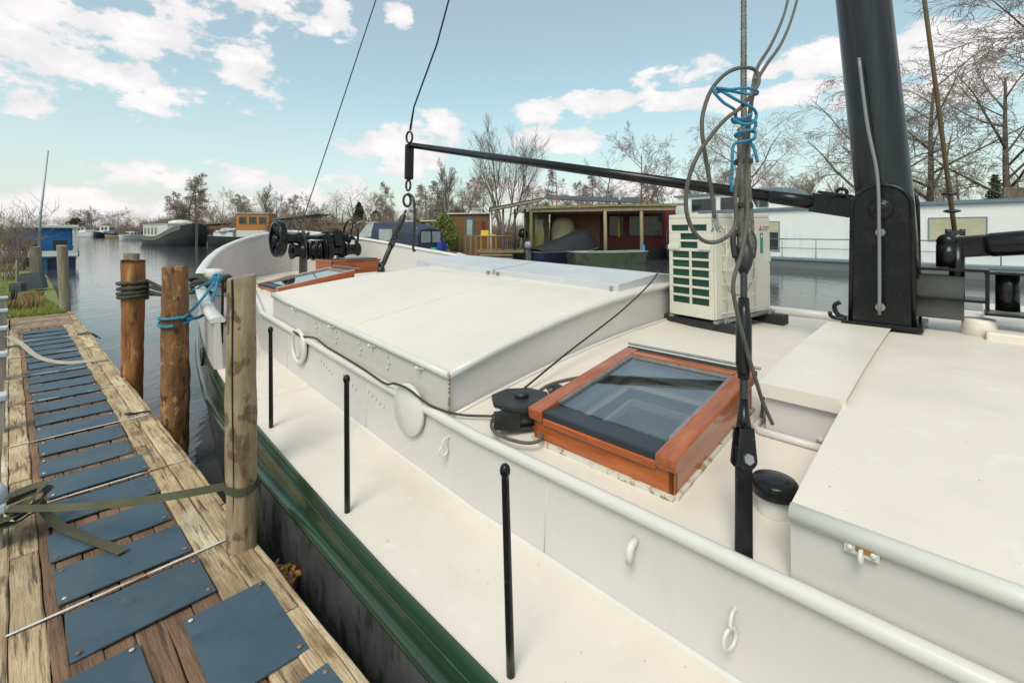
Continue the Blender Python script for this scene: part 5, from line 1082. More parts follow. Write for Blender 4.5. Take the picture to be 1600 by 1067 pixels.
for y0, y1 in ((-2.1,-1.0),): win(CR, (-1.305,y0,1.45), (-1.22,y1,2.2), lglass, None)
for x0, x1 in ((-.95,-.1), (.15,.95)): win(CR, (x0,-4.24,1.35), (x1,-4.10,2.05), lglass, None)
for x in (-1.15,0,1.15): MB().tube([(x,-4.2,1.0), (x*.9,-3.9,2.3)], .03, 6).build('canopy_hoop', steel, CR)
MB().box(-1.3,1.3,-5.3,-4.3,.55,.72).build('swim_platform', tan_wood, CR)
MB().box(.2,.7,-4.9,-4.5,.72,1.35).build('blue_crate', mat('blue crate', (.02,.05,.35), .5), CR); MB().ball((-.5,-4.8,.85), .3, 10, .7).build('green_bundle', mat('green bundle', (.01,.25,.18), .6), CR)

# --- brown garden hut, plank fence, shrubs
HU = empty('garden_hut', at(733, 37.5), R(4), 'flat-roofed brown wooden hut with a narrow teal glazed door', 'hut')
hut(HU, -1.65, 1.9, 0, 2.6, .5, 3.45, brown_wood, 'wall', bwhite, .16, .09, .06)
d_ = MB().box(-.32,.40,-.05,.0,.7,3.2).build('door', teal, HU); MB().box(-.18,.26,-.075,-.052,1.5,3.0).build('door_pane', lglass, d_)
MB().box(-1.65,-1.55,-.04,.0,.5,3.45).box(1.8,1.9,-.04,0,.5,3.45).build('corner_trim', tan_wood, HU); MB().box(1.05,1.25,-.05,0,1.9,2.9).build('red_panel', red_wall, HU)
FE = empty('plank_fence', at(721, 35), R(2), 'low brown plank fence in front of the flat-roofed hut', 'fence')
for i in range(19): x = -1.25+i*.135; MB().box(x, x+.12, -.02+.01*(i % 2), .02+.01*(i % 2), .15, 1.75+.03*((i*7) % 3)).build('fence_board', [brown_wood, tan_wood, moss_wood][(i*5) % 3], FE)
MB().box(-1.3,1.35,.035,.08,1.5,1.6).box(-1.3,1.35,.035,.08,.6,.7).build('fence_rail', brown_wood, FE)
# --- veranda with dark gable roof
VE = empty('veranda', at(800, 33.0), R(3), 'open timber veranda with dark shallow roof, railing and steps by the water', 'veranda')
pxv = lambda x: (x-800)/F*33.0
MB().box(pxv(746), pxv(822), -.4, 3.0, .55, .72).build('platform', tan_wood, VE)
for k, z in enumerate((.42,.22)): MB().box(pxv(750), pxv(800), -.75-.3*k, -.42-.3*k, z-.06, z+.02).build('step_board', pole_wood, VE)
for i, x in enumerate((767, 786, 804, 820)): MB().cyl((pxv(x),-.25,.2), (pxv(x),-.25,3.62), .075, 8).build('veranda_post', [bwhite, greyrail, dk_roof, dk_roof][i], VE)
MB().tube([(pxv(747),-.3,1.72), (pxv(800),-.3,1.72)], .05, 6).build('hand_rail', tan_wood, VE)
for i in range(17): MB().box(pxv(747)+i*.148, pxv(747)+i*.148+.05, -.32, -.28, .72, 1.68).build('baluster', brown_wood, VE)
MB().prism([(pxv(764),-.7,3.60), (pxv(852),-.7,4.42), (pxv(852),-.7,4.50), (pxv(764),-.7,3.72)], (0,4.5,0)).build('roof', dk_roof, VE)
MB().prism([(pxv(852),-.6,4.30), (pxv(1000),-.3,4.05), (pxv(1025),3.4,4.70), (pxv(862),3.4,4.86)], (0,0,.08)).build('roof', dk_roof, VE)
MB().bar((pxv(766),-.72,3.56), (pxv(850),-.72,4.32), .05, .14).build('verge_board', pole_wood, VE); MB().prism([(pxv(858),-.75,4.38), (pxv(872),-.75,4.33), (pxv(878),-.75,4.20), (pxv(866),-.75,4.24)], (0,.05,0)).build('red_verge', redp, VE)
MB().cyl((pxv(977),1.0,3.9), (pxv(977),1.0,4.75), .13, 10).build('flue_pipe', steel, VE)
hut(VE, pxv(826), pxv(860), .6, 2.6, .5, 3.5, moss_wood, 'back_wall'); win(VE, (pxv(838),.56,1.9), (pxv(850),.6,2.9), lglass, tan_wood)
for x, y in ((757, .5), (771, .7)):
    ch = empty('garden_chair', VE.matrix_world @ Vector((0,0,0))+at(x, 33.5)-at(800, 33.0)+at(800,33.0), 0, 'yellow plastic garden chair on the veranda, ' + ('larger, nearer the hut' if x < 760 else 'smaller, behind the white post'), 'chair', 'yellow garden chairs')
    sc_ = 1.0 if x < 760 else .7
    MB().box(-.3*sc_,.3*sc_,-.25,.25,1.70,1.78).build('seat', yel, ch); MB().loft([[(-.3*sc_,.25,1.72), (.3*sc_,.25,1.72)], [(-.27*sc_,.32,2.2*.5+1.1*sc_*.95), (.27*sc_,.32,2.2*.5+1.1*sc_*.95)]], smooth=False).build('backrest', yel, ch)
    for a in (-.26,.26):
        for b in (-.2,.2): MB().box(a*sc_-.03,a*sc_+.03,b-.03,b+.03,.72,1.70).build('leg', yel, ch)
BQ = empty('kettle_grill', at(817, 33.6), 0, 'black kettle grill on the veranda beside the timber post', 'grill')
MB().lathe([(.0,1.55), (.25,1.62), (.36,1.85), (.36,1.9), (.30,2.12), (.12,2.25), (0,2.27)], n=18).build('grill_bowl', black_paint, BQ)
for a in range(3): MB().tube([(.2*math.cos(a*2.1),.2*math.sin(a*2.1),1.68), (.35*math.cos(a*2.1),.35*math.sin(a*2.1),.72)], .025, 6).build('leg', steel, BQ)
# --- boat shelter on poles
BS = empty('boat_shelter', at(940, 31.5), R(-3), 'long open boat shelter with mossy plank roof on rough timber poles', 'shelter')
pxs = lambda x: (x-940)/F*31.5
MB().loft([[(pxs(x),y,z+(y*.03)) for y in (-.25,3.8)] for x, z in ((818,3.70), (860,3.76), (940,3.86), (1057,3.92))], smooth=False).loft([[(pxs(x),-.26,z), (pxs(x),-.26,z-.10)] for x, z in ((818,3.70), (860,3.76), (940,3.86), (1057,3.92))], smooth=False).build('roof', thatch, BS)
for i in range(26):
    x = lerp(818,1055,i/25); z = table(x, [(818,3.70), (860,3.76), (940,3.86), (1057,3.92)]); MB().box(pxs(x), pxs(x)+.40, -.34, -.265, z-.13, z+.012+.008*((i*3) % 4)).build('roof_board', thatch, BS)
MB().bar((pxs(830),-.15,3.50), (pxs(1052),-.15,3.62), .14, .26).bar((pxs(836),2.5,3.4), (pxs(1050),2.5,3.5), .12, .2).build('eaves_beam', pole_wood, BS)
for x, y in ((830,-.15), (838,.4), (945,-.15), (1001,-.1)): MB().tube([(pxs(x),y,-.8), (pxs(x)+.02,y,1.5), (pxs(x)-.01,y,3.5)], [.13,.12,.115], 10).build('shelter_pole', moss_wood if x < 840 else pole_wood, BS)
MB().box(pxs(862), pxs(946), 3.0, 3.1, .8, 3.6).build('back_wall', brown_wood, BS)
MB().cyl((pxs(1003),-.3,-.2), (pxs(1003),-.3,1.15), .09, 10).build('blue_fender_pole', mat('blue pipe', (.02,.18,.5), .4), BS)
for i in range(6): MB().box(pxs(838)+i*.09, pxs(838)+i*.09+.08, .3, .36, .3, 2.1+.2*((i*5) % 3)).build('reed_board', moss_wood, BS)
# red houseboat inside
RH = empty('red_houseboat', at(1003, 35.0), R(-3), 'dark red boarded houseboat with black windows behind the boat shelter poles', 'houseboat')
pxr = lambda x: (x-1003)/F*35.0
MB().box(pxr(938), pxr(1060), 0, 4, -.3, .75).build('pontoon', dkhull, RH); hut(RH, pxr(938), pxr(1056), .15, 3.8, .75, 3.9, red_wall, 'wall', dk_roof, .1, .1)
for x0, x1 in ((953,974), (984,1000), (1006,1034)): win(RH, (pxr(x0),.08,1.75), (pxr(x1),.148,3.2), fglass, red_wall)
MB().box(pxr(966)+.0, pxr(969), .03, .075, 1.6, 3.0).build('yellow_pole', yel, RH)
# covered motor boat with outboard
CB = empty('covered_motorboat', at(884, 30.4), R(-58), 'dark motorboat under a black tarpaulin with an outboard engine on its stern', 'boat')
boat_hull(CB, 5.4, 2.1, .75, 1.0, .75, mat('navy hull', (.016,.018,.05), .35), .5, rail=greyrail, stern=.95)
MB().loft([[(-1.08*w_,y,.80), (-.8*w_,y,lerp(.8,z,.75)), (0,y,z), (.8*w_,y,lerp(.8,z,.75)), (1.08*w_,y,.80)] for y, z, w_ in ((-2.65,.95,.98), (-1.6,1.25,1), (-.2,1.75,1), (1.0,2.2,.95), (1.8,2.15,.7), (2.5,1.5,.35))], smooth=True).build('tarpaulin', black_tarp, CB)
OB = empty('outboard_engine'); OB.parent = CB
MB().lathe([(.10,.95), (.19,1.0), (.21,1.2), (.17,1.38), (.08,1.43), (0,1.44)], (0,-3.0,0), n=16, sx=1.3).build('cowling', mat('grey cowling', (.24,.27,.31), .35), OB); MB().box(-.09,.09,-3.1,-2.85,.1,.96).box(-.03,.03,-3.2,-2.75,-.35,.12).build('lower_leg', greyrail, OB)
blu = mat('blue fender', (.03,.25,.55), .4)
for y in (-.6,1.2): MB().tube([(-1.14,y,.62), (-1.14,y+.75,.68)], [.09,.09], 8).build('fender', blu, CB)
TC = empty('covered_stack', at(880, 33.6), 0, 'rounded heap under a tan tarpaulin on the bank behind the black-covered boat', 'tarpaulin')
MB().loft([[(math.cos(a)*r_*(1+.06*math.sin(3*a)), math.sin(a)*r_*.8, z) for a in [2*math.pi*i/16 for i in range(16)]] for r_, z in ((.82,.5), (.85,1.4), (.86,2.2), (.74,2.75), (.45,3.0), (.1,3.06))], closed=True, caps=True).build('tarp_cover', tan_tarp, TC); MB().box(-.9,.9,-.8,.8,.3,.5).build('pallet', tan_wood, TC)
# green punt
GP = empty('green_punt', at(948, 29.0), R(-76), 'shabby olive green flat-bottomed punt with pale gunwale under the shelter', 'boat')
T_ = [(-2.5,.85), (-1.2,.9), (.5,.9), (2.0,.78), (2.5,.66)]
MB().loft([[(-w_,y,.72+.05*abs(y)/2.5), (-w_*.88,y*.93,.0), (-w_*.85,y*.92,-.15), (w_*.85,y*.92,-.15), (w_*.88,y*.93,0), (w_,y,.72+.05*abs(y)/2.5)] for y, w_ in T_], smooth=False).build('hull', olive, GP)
for y, w_ in (T_[0], T_[-1]): MB().prism([(-w_,y,.77), (w_,y,.77), (w_*.85,y*.92,-.15), (-w_*.85,y*.92,-.15)], (0,-.03*math.copysign(1,y),0)).build('transom', olive, GP)
MB().loft([[(-w_*.86,y*.95,.35), (w_*.86,y*.95,.35)] for y, w_ in T_], smooth=False).build('floor_boards', mat('mossy floor', (.10,.13,.06), .8), GP)
MB().tube([(-w_,y,.75+.05*abs(y)/2.5) for y, w_ in T_]+[(w_,y,.75+.05*abs(y)/2.5) for y, w_ in reversed(T_)], .035, 6, closed=True).build('gunwale', lglass, GP)
MB().box(-.8,.8,-.6,-.35,.55,.6).build('thwart', tan_wood, GP); MB().box(.1,.6,1.2,1.9,.62,.76).build('red_board', mat('red board', (.5,.09,.03), .6), GP)
MB().box(pxs(874), pxs(896), -.9, -.1, .25, .42).build('plank_walk', pole_wood, BS)

# --- white houseboat with railing (local x = bow to stern, y = away from us)
hb0, hb1 = Vector((9.9,33.6)), Vector((23.7,14.2)); hbd = (hb1-hb0); HBL = hbd.length+1.5
HB = empty('white_houseboat', (hb0.x, hb0.y, 0), math.atan2(hbd.y, hbd.x), 'long white houseboat with blue-grey deck edges, railing and raised wheelhouse', 'houseboat')
hullm = mat('grey houseboat hull', (.20,.21,.215), .4, col2=(.15,.155,.16), nscale=1, stretch=(.2,1,3)); hwall = mat('houseboat white', (.86,.84,.82), .45, col2=(.82,.80,.78), nscale=.7, stretch=(.3,1,2), layers=[((.52,.52,.51), 2.2, (.8,.8,.12), .6, .8, .5)])
W2 = 2.4
prof = [(.0,2.2), (.5,1.35), (1.2,.75), (2.2,.25), (3.4,.0), (HBL,.0)]
def hrow(z, k=0.0): return [(x+.9*k*max(0,1-x/3.4), W2+(y-W2)*1.0+k*.25, z) for x, y in prof]+[(x+.9*k*max(0,1-x/3.4), 2*W2-y-k*.25, z) for x, y in reversed(prof)]
dz_ = lambda x: .60+.5*max(0,(3.4-x)/3.4)**1.5
rowt = [(x,y,dz_(x)) for x,y,_ in hrow(0)]
MB().loft([[(x,y,z-.20) for x,y,z in rowt], hrow(.0,.25), hrow(-.5,.6)], closed=True).build('hull', hullm, HB)
MB().loft([[(x,y,z) for x,y,z in rowt], [(x,y-.06 if y < W2 else y+.06,z-.04) for x,y,z in rowt], [(x,y-.06 if y < W2 else y+.06,z-.14) for x,y,z in rowt], [(x,y,z-.21) for x,y,z in rowt]], closed=True, smooth=False).build('gunwale', bgrey, HB)
nn = len(prof); MB().loft([[rowt[i], rowt[-1-i]] for i in range(nn)], smooth=False).build('boat_deck', bgrey, HB)
hx0, hx1, hz1 = 3.6, 19.3, 3.25
MB().prism([(hx0,.62,.58), (hx1+.9,.62,.58), (hx1,.62,hz1), (hx0+.2,.62,hz1)], (0,3.6,0)).build('cabin_wall', hwall, HB)
MB().prism([(hx0+.1,.50,hz1+.004), (hx1+.12,.50,hz1+.004), (hx1+.12,.50,hz1+.17), (hx0+.1,.50,hz1+.17)], (0,3.84,0)).build('cabin_roof', bgrey, HB)
MB().bar((hx1+.93,.63,.62), (hx1+.03,.63,hz1), .06, .14, (0,1,0)).build('end_trim', bgrey, HB)
def hbx(px, lat=.6):
    """distance along the houseboat of the wall point seen at column px"""
    s = (px-800)/F; d = hbd.normalized(); n = Vector((-d.y, d.x)); o = hb0+n*lat
    return (s*o.y-o.x)/(d.x-s*d.y)
for p0_, p1_, z0, z1, m_ in ((1193,1217,.95,2.60,curtain), (1452,1541,1.66,2.63,curtain), (1120,1160,1.2,2.5,fglass)):
    win(HB, (hbx(p0_),.585,z0), (hbx(p1_),.615,z1), m_, bgrey, fw=.04)
w_ = win(HB, (hbx(1200),.57,1.0), (hbx(1216),.584,2.0), fglass, None)
RL = .10
for z, r_ in ((1.62,.028), (1.12,.018)): MB().tube([(hx0,RL,z), (HBL,RL,z)], r_, 6).build('railing_rail', bgrey, HB)
x = hbx(1222, RL); k = 0
while x < HBL:
    MB().cyl((x,RL,.55), (x,RL,1.62), .022, 6).build('railing_post', bgrey, HB); x += 1.72
# raised wheelhouse over the fore part
wx0, wx1 = hbx(1053), hbx(1165)
MB().prism([(wx0,.8,hz1-.4), (wx1+.8,.8,hz1-.4), (wx1,.8,4.45), (wx0+.15,.8,4.45)], (0,3.2,0)).build('wheelhouse', hwall, HB)
MB().prism([(wx0-.1,.66,4.454), (wx1+.35,.66,4.454), (wx1+.35,.66,4.56), (wx0-.1,.66,4.56)], (0,3.5,0)).build('wheelhouse_roof', bgrey, HB)
for p0_, p1_ in ((1082,1118), (1127,1150)): win(HB, (hbx(p0_,.8),.765,3.45), (hbx(p1_,.8),.795,4.2), fglass, bgrey, fw=.04)
ux0, ux1 = hbx(1166,1.0), hbx(1226,1.0)
MB().prism([(ux0,1.0,hz1+.1), (ux1-.1,1.0,hz1+.1), (ux1-.5,1.0,4.25), (ux0,1.0,4.25)], (0,2.8,0)).build('steering_shelter', hwall, HB)
MB().prism([(ux0-.2,.8,4.254), (ux1+.1,.8,4.254), (ux1-.1,.8,4.62), (ux0-.2,.8,4.68)], (0,3.2,0)).build('steering_roof', bgrey, HB)
for p0_, p1_ in ((1170,1184), (1187,1200)): win(HB, (hbx(p0_,1.0),.965,3.55), (hbx(p1_,1.0),.995,4.1), fglass, bgrey, fw=.04)
MB().cyl((wx0+1.2,1.5,4.5), (wx0+1.2,1.5,4.95), .05, 8).build('roof_vent', steel, HB)
# bow rails, bitts, searchlight
br_ = [(.55,1.35+.1,0), (1.3,.78,0), (2.3,.30,0), (3.4,.12,0)]
for h in (1.15,.72,.40): MB().tube(smooth_path([(x,y,dz_(x)+h) for x,y,_ in [(.25,2.0,0)]+br_], 4), .028, 6).build('bow_rail', steel, HB)
for x,y,_ in br_: MB().cyl((x,y,dz_(x)-.02), (x,y,dz_(x)+1.15), .03, 6).build('bow_rail_post', steel, HB)
for x,y in ((1.3,1.4), (1.6,1.15), (2.2,.9)): MB().lathe([(.13,-.05), (.13,.4), (.15,.42), (0,.44)], (x,y,dz_(x)), n=12).build('mooring_bitt', bwhite, HB)
MB().box(1.2,2.4,2.0,3.0,dz_(1.8)-.02,dz_(1.8)+1.35).build('anchor_winch', bwhite, HB)
# terrace wall far behind the houseboat
SW = empty('terrace_wall', at(1590, 27.5), R(-20), 'brown timber terrace wall rising behind the stern of the white houseboat', 'wall')
for i in range(5): MB().box(-.6,4.5,0,.12,1.4+i*.66,1.4+i*.66+.62).build('wall_board', tan_wood if i % 2 else pole_wood, SW)
MB().box(-.6,-.4,.13,.3,.3,4.7).box(4.0,4.2,.13,.3,.3,4.7).build('wall_post', pole_wood, SW)

# --- boat with blue canvas on the near bank, stern towards us
BL = empty('blue_canvas_boat', (-28.1,27.6,0), face((0,0),(-1,1.02)), 'small white boat with bright blue canvas screen at its stern, moored by the grassy bank', 'boat')
boat_hull(BL, 8.5, 3.0, .95, 1.5, .95, bwhite, .5, rail=bwhite, stern=.92, deckm=bwhite)
MB().box(-1.36,1.36,-4.32,-4.262,.0,.62).build('transom', mat('dark blue hull', (.012,.03,.08), .3), BL); MB().box(-.1,.25,-4.42,-4.33,-.1,.62).build('rudder', mat('dull blue rudder', (.03,.09,.17), .5), BL)
MB().box(-1.45,1.45,-4.5,-4.15,.70,.90).build('stern_bench', bwhite, BL)
MB().box(-1.15,1.2,-3.45,-3.40,.95,2.22).build('canvas_screen', bblue, BL); MB().box(-1.2,-1.15,-3.45,.5,.95,2.2).box(1.2,1.25,-2.6,.5,.95,2.2).build('canvas_side', bblue, BL)
MB().box(-1.35,1.5,-3.7,1.2,2.225,2.40).build('cabin_roof', bwhite, BL, bevel=.04); hut(BL, -1.1, 1.15, -.5, 2.4, .9, 2.2, bwhite, 'cabin')
MB().box(1.28,1.42,-3.6,-3.45,.9,2.225).build('roof_pillar', bwhite, BL)
for x in (-.35,.75): MB().box(x-.28,x+.28,-4.1,-3.9,.85,1.55).build('dark_seat', black_rough, BL)
MB().tube([(-.08,-4.2,.9), (.0,-4.15,3.0), (.28,-4.1,6.4)], [.06,.05,.03], 8).build('signal_mast', steel, BL)
for y in (-1.5,.6): MB().box(1.45,1.56,y,y+.3,.55,.85).build('fender', black_rough, BL)
# --- white motor yachts far down the canal
def yacht(px, d, L, yaw, label, hm=bwhite, cab=(.0,.45,2.6), low=None):
    y = empty('motor_yacht', at(px, d), R(yaw), label, 'boat', 'white boats far down the canal')
    boat_hull(y, L, L*.3, L*.11, L*.17, L*.10, hm, .45, rail=dkhull if low else bwhite, stern=.85, deckm=bwhite)
    a, b, h = cab; c = hut(y, -L*.11, L*.11, -L*.5+L*a+L*.08, -L*.5+L*b, L*.10, L*.10+h, bwhite, 'wheelhouse', bwhite, .12, .12)
    n = max(2, int((b-a)*L/1.3))
    for i in range(n):
        yy = lerp(-L*.5+L*a+L*.1, -L*.5+L*b-.8, i/max(1,n-1)); [win(y, (s*L*.11-.02,yy,L*.10+h*.5), (s*L*.11+.02,yy+.7,L*.10+h*.85), fglass, None) for s in (-1,1)]
    for xx in (-.8,.2): win(y, (xx,-L*.5+L*b-.02,L*.10+h*.5), (xx+.7,-L*.5+L*b+.02,L*.10+h*.85), fglass, None)
    if low: MB().box(-L*.10,L*.10,-L*.05,L*.3,L*.10,L*.10+low).build('fore_cabin', bwhite, y)
    return y
yacht(163, 172, 13, 200, 'white motor yacht with square wheelhouse and dark blue bow far down the canal', dkhull, (.1,.5,3.0), 1.2)
yacht(132, 178, 14, 245, 'long low white cabin boat far down the canal beside the square-wheelhouse yacht', bwhite, (.0,.3,2.4), 1.5)
yacht(205, 118, 8.5, 190, 'small white speedboat with blue screen just beyond the black barge stern', bwhite, (.2,.55,1.2), .6)
yacht(88, 95, 12, 235, 'white cruiser with arched rail glimpsed over the blue canvas boat', bwhite, (.1,.55,1.9), .9)
yacht(184, 160, 7, 120, 'small tan wooden boat beside the far bank shrub', tan_wood, (.2,.4,.5), None)
# --- sheds along the far bank behind the windlass
def shed(px, d, w_, h, dep, label, wm, rm, yaw=0, slope=.2, base=.4):
    s = empty('boat_shed', at(px, d), R(yaw), label, 'shed', 'sheds along the far bank')
    hut(s, -w_/2, w_/2, 0, dep, base, h, wm, 'wall', rm, .2, .12, slope); MB().box(-w_*.15,w_*.2,-.04,.0,base+.1,h*.8).build('door', dkhull, s)
    win(s, (-w_*.4,-.035,h*.55), (-w_*.25,-.003,h*.8), fglass, tan_wood); return s
shed(352, 78, 7.5, 3.2, 4, 'low brown shed with dark opening between the two dark barges', brown_wood, dk_roof, 5, .5)
shed(460, 60, 5.5, 3.6, 4, 'dark shed with greenish sloping roof behind the windlass', dk_roof, mat('greenish roof', (.12,.16,.14), .6), -6, .7)
shed(520, 58, 5, 3.0, 4, 'tan low shed behind the windlass hand wheel', tan_wood, dk_roof, 4, .1)
shed(600, 52, 4.2, 2.7, 3, 'dark brown flat shed behind the bow of the cabin cruiser', brown_wood, tan_wood, 0, .05)
shed(672, 46, 6.5, 3.0, 3.5, 'long brown shed with pale flat roof behind the canvas canopy', red_wall, bwhite, 3, .15)
shed(395, 74, 5, 3.0, 4, 'small dark shed just beside the orange wheelhouse', brown_wood, dk_roof, -4, .2)
SL = empty('playground_slide', at(562, 54), R(20), 'tan curved playground slide on a wooden tower across the water', 'slide')
MB().loft([[(x,-.3,z+.15), (x,-.3,z), (x,.3,z), (x,.3,z+.15)] for x, z in ((-2.2,2.0), (-1.6,2.15), (-.9,2.6), (-.2,3.1), (.4,3.25))], smooth=False).build('chute', mat('tan plastic', (.55,.36,.20), .5), SL)
for x in (.5,1.9):
    for y in (-.5,.5): MB().box(x-.06,x+.06,y-.06,y+.06,.4,4.2).build('tower_post', tan_wood, SL)
MB().box(.4,2.0,-.6,.6,3.1,3.2).build('tower_floor', tan_wood, SL)
# small white dinghy bow and a ginger bundle at the bank edge
WD = empty('upturned_dinghy', at(712, 33.2), R(70), 'small white upturned dinghy at the foot of the plank fence', 'boat')
MB().loft([[(math.cos(a)*w_, y, .15+math.sin(a)*h) for a in [math.pi*i/8 for i in range(9)]] for y, w_, h in ((-.8,.30,.25), (-.3,.42,.40), (.4,.40,.38), (.9,.12,.15))], caps=True).build('hull', bwhite, WD)

# ------------------------------------------------------------------ near bank clutter
PL = empty('grey_planter', at(50, 12.6, z=.46), R(30), 'dark grey plastic planter tub on the grassy bank near the jetty end', 'planter')
plm = mat('dark grey plastic', (.055,.06,.075), .5, col2=(.045,.05,.06), nscale=4)
MB().loft([[(x*k,y*k,z) for x,y in ((-.28,-.2), (.28,-.2), (.28,.2), (-.28,.2))] for k, z in ((1.0,0), (.72,.42), (.70,.42), (.66,.36))], closed=True, smooth=False, caps=True).build('tub', plm, PL)
P2_ = empty('small_crate', at(28, 12.0, z=.46), R(20), 'small dark crate beside the grey planter tub', 'crate'); MB().box(-.13,.13,-.12,.12,0,.20).build('crate_box', plm, P2_, bevel=.02); MB().box(-.135,.135,-.125,.125,.201,.225).build('crate_lid', plm, P2_, bevel=.01)
LG = empty('log', at(50, 11.4, z=.42), R(10), 'short mossy log on the bank in front of the planter tub', 'log')
MB().tube([(-.22,0,.06), (0,.02,.065), (.22,0,.06)], [.055,.06,.058], 14).build('log_body', brown_wood, LG); MB().lathe([(.057,0), (0,.004)], (.22,0,.06), (1,0,0), 14).build('log_end', endgrain_grey, LG)
HS = empty('cable_bundle', at(20, 9.6, z=.45), 0, 'black cable bundle with a blue plug hanging from the last capped post', 'cable')
hs = MB()
for k in range(7): hs.tube(smooth_path([(random.uniform(-.02,.02),0,.42), (.05+random.uniform(-.05,.05),-.02*k*.3,.25), (.03+random.uniform(-.06,.06),-.02,.10), (.06+.02*k,-.03,.01)], 5), .008, 6)
hs.build('cable_strands', black_cable, HS); MB().tube([(.16,-.05,.02), (.26,-.07,.015)], [.016,.022], 8).build('blue_plug', blu, HS)
# grass on the near bank: real blades
def grass(name, poly_fn, n, h0, h1, m, label):
    mb = MB(); k = 0
    while k < n:
        p = poly_fn()
        if p is None: continue
        a = random.uniform(0,6.28); h = random.uniform(h0,h1); w_ = h*.10; lx, ly = random.uniform(-.4,.4)*h, random.uniform(-.4,.4)*h; c, s_ = math.cos(a)*w_, math.sin(a)*w_
        mb.add([(p.x-c,p.y-s_,p.z), (p.x+c,p.y+s_,p.z), (p.x+lx,p.y+ly,p.z+h)], [(0,1,2)]); k += 1
    return tag(mb.build(name, m, fix=False), label, None, None, 'stuff')
def bank_pt(q0=12.3, q1=24):
    q = q0+(q1-q0)*random.random()**2.4; p = .72-random.random()**1.3*5.5-max(0,q-13)*.06; w = jl(p, q, 0); return Vector((w.x, w.y, .44))
grass('grass', bank_pt, 30000, .03, .085, grass_m, 'short green grass on the bank beyond the jetty')
straw = mat('dry reed straw', (.36,.26,.12), .9, col2=(.25,.17,.07), nscale=6, world=True)
def reed_pt():
    q = random.uniform(13.6,15.2); p = random.uniform(-.5,.45); w = jl(p, q, 0); return Vector((w.x, w.y, .44))
grass('dry_grass', reed_pt, 1500, .10, .24, straw, 'dry straw-coloured grass heap by the log and planter')
# ------------------------------------------------------------------ bare winter trees
tw_brown = mat('brown twigs', (.27,.21,.17), .9, col2=(.20,.15,.12), nscale=1, rand=.12); tw_red = mat('reddish twigs', (.27,.20,.155), .9, col2=(.20,.145,.112), nscale=1, rand=.15); tw_grey = mat('grey twigs', (.30,.25,.21), .9, col2=(.22,.18,.15), nscale=1, rand=.12)
trunk_m = mat('winter bark', (.22,.175,.135), .9, col2=(.11,.085,.062), nscale=3, stretch=(2,2,.5), bump=.6, bscale=8, rand=.1); trunk_birch = mat('pale brown bark', (.24,.19,.14), .85, col2=(.14,.11,.08), nscale=3, stretch=(2,2,.5), bump=.5, bscale=8, rand=.1)
def bare_tree(seed, H, kind='round', twig_r=.010, dens=1.0, trunk_r=None):
    """skeleton of a leafless tree: returns (limb mesh builder, twig mesh builder)"""
    rs = random.Random(seed); limb = MB(); twig = MB(); tr = trunk_r or H*.016
    def wob(d, a): return (d+Vector((rs.gauss(0,a), rs.gauss(0,a), rs.gauss(0,a)))).normalized()
    def branch(p, d, L, r, lev, maxlev):
        seg = 4 if lev < 2 else 3; pts = [p]; rr = [r]
        up = {'round': .06, 'willow': .10, 'birch': .02, 'droop': -.05, 'alder': .02, 'poplar': .16}[kind]
        if kind in ('birch','droop') and lev >= 2: up = -.10 if kind == 'birch' else -.16
        for i in range(seg):
            d = wob(d, .11 if lev else .05); d = (d+Vector((0,0,up))).normalized(); p = p+d*(L/seg); pts.append(p); rr.append(max(twig_r*.7, r*(1-.75*(i+1)/seg)))
        (limb if lev < 2 else twig).tube(pts, rr, 6 if lev < 1 else 5 if lev < 2 else 3, caps=False, smooth=lev < 2)
        if lev >= maxlev: return
        n = {0: 10, 1: 8, 2: 7, 3: 5}.get(lev, 3)
        n = max(2, int(n*dens*rs.uniform(.8,1.2)))
        for k in range(n):
            t = lerp(.22 if lev else .28, 1.0, (k+rs.random())/n); j = min(seg-1, int(t*seg)); q = lerp(pts[j], pts[j+1], t*seg-j)
            ax = (pts[j+1]-pts[j]).normalized(); side = Vector((rs.gauss(0,1), rs.gauss(0,1), rs.gauss(0,.6))); side = (side-ax*side.dot(ax)).normalized()
            sp_ = {'poplar': .45, 'willow': .5, 'alder': 1.25}.get(kind, .85)*rs.uniform(.75,1.25)
            nd = (ax*math.cos(sp_)+side*math.sin(sp_)).normalized()
            if kind == 'alder' and lev == 0: L2 = L*.34*(1.15-t*.85)
            else: L2 = L*rs.uniform(.42,.62)*(1.1-.45*t)
            branch(q, nd, L2, max(twig_r, rr[j]*rs.uniform(.45,.62)), lev+1, maxlev)
    if kind in ('willow','multi'):
        for k in range(6):
            a = 2*math.pi*k/6+rs.random(); d = Vector((math.cos(a)*.30, math.sin(a)*.30, 1)).normalized(); branch(Vector((math.cos(a)*.25, math.sin(a)*.25, .3)), d, H*rs.uniform(.8,1.0), tr*.7, 0, 3)
        limb.tube([(0,0,-.2), (0,0,.3), (0,0,1.1)], [tr*1.9,tr*1.7,tr*.9], 8)
    else: branch(Vector((0,0,-.2)), Vector((rs.uniform(-.06,.06), rs.uniform(-.06,.06), 1)).normalized(), H*(.82 if kind != 'alder' else .97), tr, 0, 4 if dens >= .9 and kind != 'alder' else 3)
    return limb, twig
PROT = {}
def proto(key, seed, H, kind, tm, lm, **k):
    l, t = bare_tree(seed, H, kind, **k); H = max(p[2] for p in t.v); PROT[key] = (H, l.mesh('trunk', lm, fix=False), t.mesh('crown', tm, fix=False))
proto('round', 11, 10, 'round', tw_brown, trunk_m, twig_r=.013); proto('round2', 12, 10, 'round', tw_red, trunk_m, twig_r=.014)
proto('willow', 13, 11, 'willow', tw_brown, trunk_m, twig_r=.012); proto('poplar', 14, 11, 'poplar', tw_brown, trunk_m, twig_r=.013)
